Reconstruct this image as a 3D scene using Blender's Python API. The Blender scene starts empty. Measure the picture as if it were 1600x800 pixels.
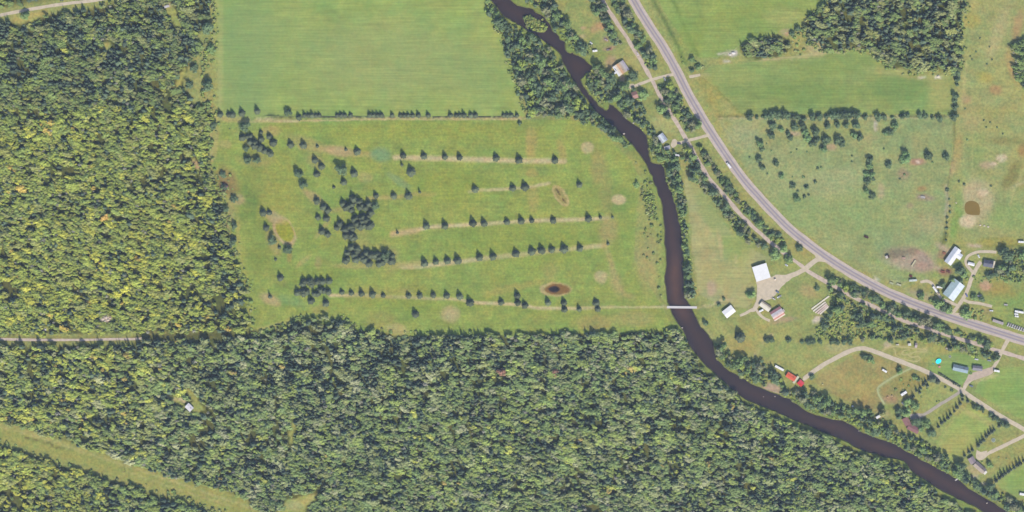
import bpy, bmesh, math, random
import numpy as np
from mathutils import Vector, Matrix
from mathutils.geometry import delaunay_2d_cdt

random.seed(7)
RNG = np.random.default_rng(11)
scene = bpy.context.scene
COL = scene.collection

# ---------------------------------------------------------------- camera, sky, sun, exposure
S = 0.8                                   # metres per photo pixel on the ground
CAM_H = 3000.0
cam_data = bpy.data.cameras.new('camera')
cam = bpy.data.objects.new('camera', cam_data)
COL.objects.link(cam)
cam.location = (0, 0, CAM_H)
cam.rotation_euler = (0, 0, 0)
cam_data.sensor_width = 36.0
cam_data.lens = 36.0 * CAM_H / (1600 * S)
cam_data.clip_start = 1.0
cam_data.clip_end = 20000.0
scene.camera = cam

SUN_EL = math.radians(43)
SUN_AZ = math.radians(163)                # clockwise from north: the sun stands south-south-east
world = bpy.data.worlds.new('World')
scene.world = world
world.use_nodes = True
wn = world.node_tree.nodes
sky = wn.new('ShaderNodeTexSky')
sky.sky_type = 'NISHITA'
sky.sun_disc = False
sky.sun_elevation = SUN_EL
sky.sun_rotation = SUN_AZ
world.node_tree.links.new(sky.outputs[0], wn['Background'].inputs[0])
wn['Background'].inputs[1].default_value = 0.14
sun_data = bpy.data.lights.new('sun', 'SUN')
sun_data.energy = 4.4
sun_data.angle = math.radians(0.5)
sun_data.color = (1.0, 0.95, 0.87)
sun = bpy.data.objects.new('sun', sun_data)
COL.objects.link(sun)
sdir = Vector((math.sin(SUN_AZ) * math.cos(SUN_EL), math.cos(SUN_AZ) * math.cos(SUN_EL), math.sin(SUN_EL)))
sun.rotation_euler = sdir.to_track_quat('Z', 'Y').to_euler()
scene.view_settings.view_transform = 'Standard'
scene.view_settings.look = 'None'
scene.view_settings.exposure = 0.95
scene.view_settings.gamma = 1.0
scene.view_settings.use_curve_mapping = False
scene.cycles.max_bounces = 4
scene.cycles.diffuse_bounces = 2
scene.cycles.volume_bounces = 0
HAZE = 1.75e-5

# ---------------------------------------------------------------- helpers
def W(px, py):
    return ((px - 800.0) * S, (400.0 - py) * S)

def s2l(c):
    c = np.asarray(c, float) / 255.0
    return np.where(c <= 0.04045, c / 12.92, ((c + 0.055) / 1.055) ** 2.4)

AIR = np.array([0.032, 0.041, 0.066])
GAIN = np.array([2.3, 2.32, 2.25])
def A(r, g, b):
    """base colour of a surface that looks like sRGB r,g,b in full sun"""
    return np.clip((s2l((r, g, b)) - AIR) / GAIN, 0.008, 0.82)

_tab = RNG.random((64, 64))
def vnoise(x, y, s, seed=0):
    x = np.asarray(x, float) / s + seed * 17.31
    y = np.asarray(y, float) / s + seed * 9.77
    i = np.floor(x).astype(int); j = np.floor(y).astype(int)
    u = x - i; v = y - j
    u = u * u * (3 - 2 * u); v = v * v * (3 - 2 * v)
    a = _tab[i % 64, j % 64]; b = _tab[(i + 1) % 64, j % 64]
    c = _tab[i % 64, (j + 1) % 64]; d = _tab[(i + 1) % 64, (j + 1) % 64]
    return (a * (1 - u) + b * u) * (1 - v) + (c * (1 - u) + d * u) * v

def fbm(x, y, s, seed=0, o=3):
    t = 0; w = 0
    for k in range(o):
        t = t + vnoise(x, y, s / 2 ** k, seed + k) / 2 ** k; w += 1 / 2 ** k
    return t / w

def inpoly(x, y, poly):
    p = np.asarray(poly, float)
    r = np.zeros(np.shape(x), bool)
    n = len(p)
    for i in range(n):
        x1, y1 = p[i]; x2, y2 = p[(i + 1) % n]
        if y1 == y2: continue
        c = ((y1 > y) != (y2 > y)) & (x < (x2 - x1) * (y - y1) / (y2 - y1) + x1)
        r ^= c
    return r

def polydist(x, y, pts):
    d = np.full(np.shape(x), 1e9)
    for (x1, y1), (x2, y2) in zip(pts[:-1], pts[1:]):
        dx, dy = x2 - x1, y2 - y1
        L = dx * dx + dy * dy + 1e-9
        t = np.clip(((x - x1) * dx + (y - y1) * dy) / L, 0, 1)
        d = np.minimum(d, np.hypot(x - x1 - t * dx, y - y1 - t * dy))
    return d

def smooth(pts, n=3):
    """Catmull-Rom through the points"""
    p = [np.array(q[:2], float) for q in pts]
    out = []
    for i in range(len(p) - 1):
        a = p[max(i - 1, 0)]; b = p[i]; c = p[i + 1]; d = p[min(i + 2, len(p) - 1)]
        for k in range(n):
            t = k / n
            out.append(tuple(0.5 * (2 * b + (c - a) * t + (2 * a - 5 * b + 4 * c - d) * t * t + (3 * b - a - 3 * c + d) * t ** 3)))
    out.append(tuple(p[-1]))
    return out

def mat_new(name):
    m = bpy.data.materials.new(name)
    m.use_nodes = True
    return m, m.node_tree.nodes, m.node_tree.links, m.node_tree.nodes['Principled BSDF']

def mat_plain(name, col, rough=0.8, var=0.12, scale=0.3, metal=0.0, spec=0.3):
    """one colour broken up by grime-like noise"""
    m, n, l, b = mat_new(name)
    tc = n.new('ShaderNodeTexCoord')
    no = n.new('ShaderNodeTexNoise'); no.inputs['Scale'].default_value = scale; no.inputs['Detail'].default_value = 5
    l.new(tc.outputs['Object'], no.inputs['Vector'])
    mr = n.new('ShaderNodeMapRange')
    mr.inputs[1].default_value = 0.3; mr.inputs[2].default_value = 0.7
    mr.inputs[3].default_value = 1 - var; mr.inputs[4].default_value = 1 + var
    l.new(no.outputs['Fac'], mr.inputs[0])
    mx = n.new('ShaderNodeVectorMath'); mx.operation = 'SCALE'
    mx.inputs[0].default_value = tuple(col)[:3]
    l.new(mr.outputs[0], mx.inputs['Scale'])
    l.new(mx.outputs[0], b.inputs['Base Color'])
    b.inputs['Roughness'].default_value = rough
    b.inputs['Metallic'].default_value = metal
    b.inputs['Specular IOR Level'].default_value = spec
    return m

_mc = {}
def M(r, g, b, rough=0.8, var=0.13):
    k = (r, g, b, rough, var)
    if k not in _mc:
        _mc[k] = mat_plain('paint_%d_%d_%d' % (r, g, b), A(r, g, b), rough, var)
    return _mc[k]

def mat_land(name, streak=0.0, fine=0.14, hue=0.18, scale=0.35, angle=0.0, coarse=0.07):
    """ground colour from the 'col' attribute, broken up by grass-like noise"""
    m, n, l, b = mat_new(name)
    at = n.new('ShaderNodeAttribute'); at.attribute_name = 'col'
    tc = n.new('ShaderNodeTexCoord')
    def noise(sc, det, vec=None):
        q = n.new('ShaderNodeTexNoise'); q.inputs['Scale'].default_value = sc; q.inputs['Detail'].default_value = det
        q.inputs['Roughness'].default_value = 0.65
        l.new(vec or tc.outputs['Object'], q.inputs['Vector']); return q.outputs['Fac']
    def remap(s, a):
        r = n.new('ShaderNodeMapRange'); r.inputs[1].default_value = 0.28; r.inputs[2].default_value = 0.72
        r.inputs[3].default_value = 1 - a; r.inputs[4].default_value = 1 + a
        l.new(s, r.inputs[0]); return r.outputs[0]
    def mul(p, q):
        r = n.new('ShaderNodeMath'); r.operation = 'MULTIPLY'; l.new(p, r.inputs[0]); l.new(q, r.inputs[1]); return r.outputs[0]
    f = mul(remap(noise(scale, 6), fine), remap(noise(0.045, 4), coarse))
    if streak:
        mp = n.new('ShaderNodeMapping'); mp.inputs['Scale'].default_value = (0.02, 0.42, 1); mp.inputs['Rotation'].default_value = (0, 0, angle)
        l.new(tc.outputs['Object'], mp.inputs['Vector'])
        f = mul(f, remap(noise(1.0, 3, mp.outputs[0]), streak))
    hs = remap(noise(0.11, 5), hue)
    sep = n.new('ShaderNodeSeparateColor'); l.new(at.outputs['Color'], sep.inputs[0])
    com = n.new('ShaderNodeCombineColor')
    l.new(mul(sep.outputs[0], mul(f, hs)), com.inputs[0]); l.new(mul(sep.outputs[1], f), com.inputs[1]); l.new(mul(sep.outputs[2], f), com.inputs[2])
    l.new(com.outputs[0], b.inputs['Base Color'])
    b.inputs['Roughness'].default_value = 0.95
    b.inputs['Specular IOR Level'].default_value = 0.1
    return m

def mesh_np(name, V, F, mats=(), cols=None, fmat=None, smooth_=False):
    me = bpy.data.meshes.new(name)
    me.from_pydata([tuple(v) for v in V], [], [tuple(f) for f in F])
    for m in mats: me.materials.append(m)
    if fmat is not None: me.polygons.foreach_set('material_index', np.asarray(fmat, np.int32))
    if cols is not None:
        a = me.color_attributes.new('col', 'FLOAT_COLOR', 'POINT')
        c = np.ones((len(V), 4), np.float32); c[:, :3] = cols
        a.data.foreach_set('color', c.ravel())
    if smooth_: me.polygons.foreach_set('use_smooth', np.ones(len(me.polygons), bool))
    me.update()
    return me

def link(name, me, parent=None, **props):
    o = bpy.data.objects.new(name, me)
    COL.objects.link(o)
    if parent is not None: o.parent = parent
    for k, v in props.items(): o[k] = v
    return o

def struct(name, me, **p):
    return link(name, me, kind='structure', **p)

def thing(name, label, cat, px, py, z=0.0, group=None):
    o = bpy.data.objects.new(name, None)
    COL.objects.link(o)
    x, y = W(px, py)
    o.location = (x, y, z)
    o.empty_display_size = 1.0
    o['label'] = label; o['category'] = cat
    if group: o['group'] = group
    return o

class MB:
    """collects simple solids, builds ONE mesh"""
    def __init__(s): s.V = []; s.F = []
    def poly(s, pts, faces):
        k = len(s.V); s.V += [tuple(p) for p in pts]; s.F += [tuple(i + k for i in f) for f in faces]; return s
    def box(s, x0, x1, y0, y1, z0, z1, taper=0.0):
        t = taper
        return s.poly([(x0, y0, z0), (x1, y0, z0), (x1, y1, z0), (x0, y1, z0), (x0 + t, y0 + t, z1), (x1 - t, y0 + t, z1), (x1 - t, y1 - t, z1), (x0 + t, y1 - t, z1)],
                      [(3, 2, 1, 0), (4, 5, 6, 7), (0, 1, 5, 4), (1, 2, 6, 5), (2, 3, 7, 6), (3, 0, 4, 7)])
    def prism(s, prof, x0, x1):
        """profile in (y,z), extruded along x"""
        n = len(prof)
        return s.poly([(x0, y, z) for y, z in prof] + [(x1, y, z) for y, z in prof],
                      [tuple(range(n))[::-1], tuple(range(n, 2 * n))] + [(i, (i + 1) % n, n + (i + 1) % n, n + i) for i in range(n)])
    def tube(s, a, b, r0, r1=None, n=6):
        r1 = r0 if r1 is None else r1
        a = Vector(a); b = Vector(b); d = (b - a).normalized()
        u = d.orthogonal().normalized(); v = d.cross(u)
        P = [a + (u * math.cos(t) + v * math.sin(t)) * r0 for t in [2 * math.pi * i / n for i in range(n)]] + \
            [b + (u * math.cos(t) + v * math.sin(t)) * r1 for t in [2 * math.pi * i / n for i in range(n)]]
        return s.poly(P, [tuple(range(n))[::-1], tuple(range(n, 2 * n))] + [(i, (i + 1) % n, n + (i + 1) % n, n + i) for i in range(n)])
    def build(s, name, mat, parent=None, **p):
        return link(name, mesh_np(name, s.V, s.F, [mat]), parent, **p)

# ---------------------------------------------------------------- where things lie (photo pixels on the ground plane)
ROAD = smooth([(975, -32), (990, 0), (1012, 37), (1035, 72), (1055, 107), (1077, 150), (1101, 191), (1113, 210), (1136, 245), (1162, 281), (1185, 307), (1204, 328), (1235, 359), (1276, 391), (1318, 419), (1375, 451), (1420, 471), (1462, 487), (1500, 500), (1550, 516), (1600, 532), (1660, 550)], 4)
TRAIL = smooth([(930, -35), (942, 0), (957, 25), (968, 42), (980, 60), (992, 80), (1005, 100), (1017, 122), (1030, 147), (1046, 174), (1062, 200), (1074, 220), (1087, 243), (1107, 277), (1130, 304), (1159, 337), (1183, 360), (1201, 376), (1224, 394), (1253, 416), (1264, 425), (1305, 448), (1325, 460), (1362, 477), (1410, 500), (1440, 510), (1475, 522), (1525, 537), (1566, 550), (1600, 560), (1660, 578)], 3)
RB_W = [(735, -40), (752, -20), (765, 0), (775, 10), (785, 25), (800, 33), (812, 40), (826, 50), (838, 56), (850, 65), (862, 74), (872, 82), (880, 100), (888, 113), (893, 122), (902, 135), (912, 150), (922, 164), (932, 174), (947, 190), (959, 199), (975, 214), (990, 230), (1004, 250), (1015, 270), (1022, 288), (1029, 306), (1034, 324), (1037, 350), (1038, 380), (1040, 414), (1038, 441), (1041, 462), (1044, 477), (1053, 497), (1066, 516), (1080, 545), (1098, 567), (1116, 585), (1134, 601), (1150, 615), (1172, 628), (1199, 638), (1217, 646), (1240, 657), (1262, 666), (1280, 675), (1300, 681), (1326, 694), (1350, 706), (1380, 714), (1412, 721), (1424, 738), (1444, 750), (1472, 768), (1496, 780), (1520, 791), (1536, 801), (1570, 822), (1600, 840)]
RB_E = [(768, -40), (784, -20), (795, 0), (808, 7), (822, 11), (836, 17), (845, 22), (851, 29), (856, 38), (862, 46), (866, 51), (873, 59), (880, 65), (885, 80), (895, 83), (905, 87), (916, 96), (925, 106), (917, 115), (909, 120), (908, 128), (912, 136), (920, 147), (928, 156), (937, 165), (947, 171), (949, 162), (957, 166), (965, 171), (977, 184), (986, 191), (995, 197), (1006, 207), (1011, 222), (1013, 236), (1016, 250), (1025, 254), (1033, 260), (1037, 275), (1040, 288), (1049, 308), (1053, 326), (1058, 345), (1062, 376), (1064, 405), (1065, 437), (1066, 464), (1074, 473), (1080, 481), (1090, 504), (1101, 520), (1112, 534), (1118, 556), (1130, 574), (1157, 590), (1179, 603), (1206, 615), (1231, 624), (1251, 639), (1285, 653), (1314, 659), (1341, 672), (1360, 682), (1396, 695), (1416, 706), (1440, 720), (1470, 736), (1496, 752), (1520, 768), (1544, 782), (1568, 796), (1600, 815), (1640, 840)]
def wobble(pts, amp, seed):
    out = []
    for (x, y) in smooth(pts, 3):
        out.append((x + amp * (vnoise(x, y, 5, seed) - .5) * 2, y + amp * (vnoise(y, x, 5, seed + 3) - .5) * 2))
    return out
RB_E = [(x + (4 if 250 < y < 475 else 2.0), y - (1.5 if x > 1100 else 0)) for x, y in RB_E]
RB_W = wobble(RB_W, 1.5, 1); RB_E = wobble(RB_E, 2.0, 5)
RIVER = RB_W + RB_E[::-1]
ISLAND = [(818, 28), (826, 25), (836, 28), (846, 33), (852, 42), (853, 49), (845, 51), (834, 48), (825, 42), (819, 35)]

P_HAY = [(333, -45), (748, -45), (757, -5), (767, 22), (782, 45), (788, 82), (800, 104), (806, 135), (818, 168), (821, 181), (700, 181), (550, 182), (400, 182), (344, 180), (341, 120), (338, 60), (334, 0)]
P_GOLF = [(335, 191), (370, 187), (420, 191), (470, 188), (600, 186), (820, 188), (880, 187), (921, 191), (950, 218), (986, 252), (998, 276), (997, 306), (993, 342), (992, 380), (990, 403), (999, 428), (1025, 464), (1036, 480), (1046, 503), (1054, 518), (950, 520), (850, 523), (760, 524), (700, 525), (640, 525), (612, 520), (560, 515), (470, 500), (440, 512), (410, 522), (394, 522), (388, 500), (386, 460), (376, 420), (365, 388), (356, 345), (344, 305), (331, 258), (327, 215)]
P_NEF1 = [(1012, -45), (1310, -45), (1290, 2), (1255, 28), (1248, 46), (1200, 55), (1160, 66), (1146, 80), (1120, 90), (1092, 90), (1077, 78), (1056, 46), (1034, 10)]
P_NEF2 = [(1094, 117), (1108, 103), (1160, 98), (1240, 87), (1300, 81), (1345, 76), (1362, 90), (1392, 108), (1440, 112), (1488, 117), (1489, 178), (1160, 179), (1138, 154), (1112, 132)]
P_PAST = [(1122, 186), (1300, 184), (1489, 184), (1488, 232), (1480, 290), (1476, 362), (1468, 392), (1455, 436), (1400, 443), (1345, 421), (1292, 389), (1234, 345), (1186, 294), (1150, 240)]
P_FARM = [(1494, -45), (1660, -45), (1660, 372), (1580, 384), (1520, 380), (1482, 372), (1484, 300), (1493, 232), (1495, 120), (1506, 60)]
P_MEAD = [(1070, 262), (1082, 280), (1098, 300), (1112, 325), (1140, 360), (1178, 392), (1210, 404), (1174, 414), (1176, 440), (1184, 458), (1168, 482), (1120, 474), (1092, 460), (1087, 430), (1081, 395), (1078, 340), (1071, 300)]
P_BROWN = [(1272, 594), (1300, 575), (1345, 551), (1395, 562), (1425, 575), (1452, 588), (1430, 612), (1410, 634), (1392, 640), (1362, 640), (1330, 630), (1282, 606)]
P_SEF1 = [(1522, 612), (1528, 600), (1558, 577), (1600, 572), (1660, 574), (1660, 690), (1600, 657), (1560, 635)]
P_SEF2 = [(1462, 690), (1512, 634), (1552, 657), (1546, 668), (1528, 688), (1504, 708), (1488, 720), (1466, 706)]
P_SEF3 = [(1557, 754), (1600, 724), (1660, 690), (1660, 790), (1592, 778), (1564, 764)]
P_LAWN = [(1456, 560), (1490, 551), (1520, 556), (1550, 566), (1544, 578), (1512, 592), (1502, 602), (1478, 592), (1450, 578)]

W_WEST = [(-40, 48), (0, 38), (50, 28), (100, 20), (165, 8), (210, -45), (326, -45), (328, 18), (322, 40), (304, 58), (312, 78), (296, 98), (284, 135), (300, 160), (320, 170), (333, 182), (327, 200), (322, 215), (329, 262), (341, 303), (352, 345), (362, 390), (374, 425), (384, 462), (386, 500), (391, 516), (300, 519), (215, 519), (0, 523), (-40, 523)]
W_SOUTH = [(-40, 540), (100, 541), (212, 538), (222, 531), (400, 527), (425, 518), (444, 512), (470, 500), (500, 496), (535, 501), (560, 514), (610, 522), (700, 525), (760, 524), (850, 523), (950, 521), (1040, 518), (1062, 517), (1076, 548), (1094, 571), (1130, 605), (1168, 633), (1214, 652), (1258, 671), (1300, 686), (1348, 711), (1410, 727), (1438, 755), (1470, 774), (1500, 791), (1530, 810), (1560, 845), (440, 845), (405, 795), (387, 777), (325, 760), (260, 742), (195, 720), (125, 697), (62, 677), (0, 659), (-40, 650)]
W_SW = [(-40, 690), (0, 697), (50, 712), (125, 738), (200, 759), (275, 781), (350, 809), (395, 845), (-40, 845)]
W_NE = [(1262, 28), (1290, 2), (1310, -45), (1508, -45), (1507, 30), (1502, 60), (1500, 95), (1497, 114), (1480, 112), (1440, 107), (1400, 107), (1375, 92), (1352, 76), (1335, 74), (1310, 79), (1290, 79), (1270, 70), (1256, 45)]
W_GROVE = [(1155, 72), (1180, 62), (1215, 57), (1233, 62), (1237, 78), (1220, 88), (1180, 92), (1160, 86)]
W_EAST = [(1578, 72), (1600, 62), (1660, 60), (1660, 140), (1602, 140), (1590, 122), (1580, 92)]
W_TOP = [(-40, -45), (140, -45), (125, -4), (50, 7), (-40, 18)]

GLADES = [[(262, 617), (270, 618), (283, 628), (290, 632), (300, 626), (289, 609), (296, 607), (305, 618), (312, 630), (320, 636), (318, 643), (304, 645), (296, 641), (284, 636), (268, 626)],
          [(156, 494), (172, 493), (177, 499), (170, 506), (158, 505)], [(66, 512), (74, 511), (76, 518), (68, 519)],
          [(440, 845), (432, 800), (450, 780), (470, 775), (492, 770), (496, 776), (478, 795), (470, 845)],
          [(256, 6), (266, 4), (272, 12), (280, 26), (283, 42), (276, 44), (268, 30), (262, 18), (256, 14)],
          [(288, 104), (292, 106), (284, 126), (272, 150), (267, 150), (278, 126)],
          [(296, 248), (304, 248), (312, 258), (312, 266), (306, 266), (302, 258)],
          [(20, 26), (60, 18), (62, 26), (50, 34), (22, 40)], [(160, 66), (172, 64), (176, 72), (166, 78)],
          [(610, 506), (640, 516), (650, 523), (615, 525), (596, 518)],
          [(454, 660), (459, 656), (461, 672), (457, 682), (459, 696), (455, 704), (453, 690)]]
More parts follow.
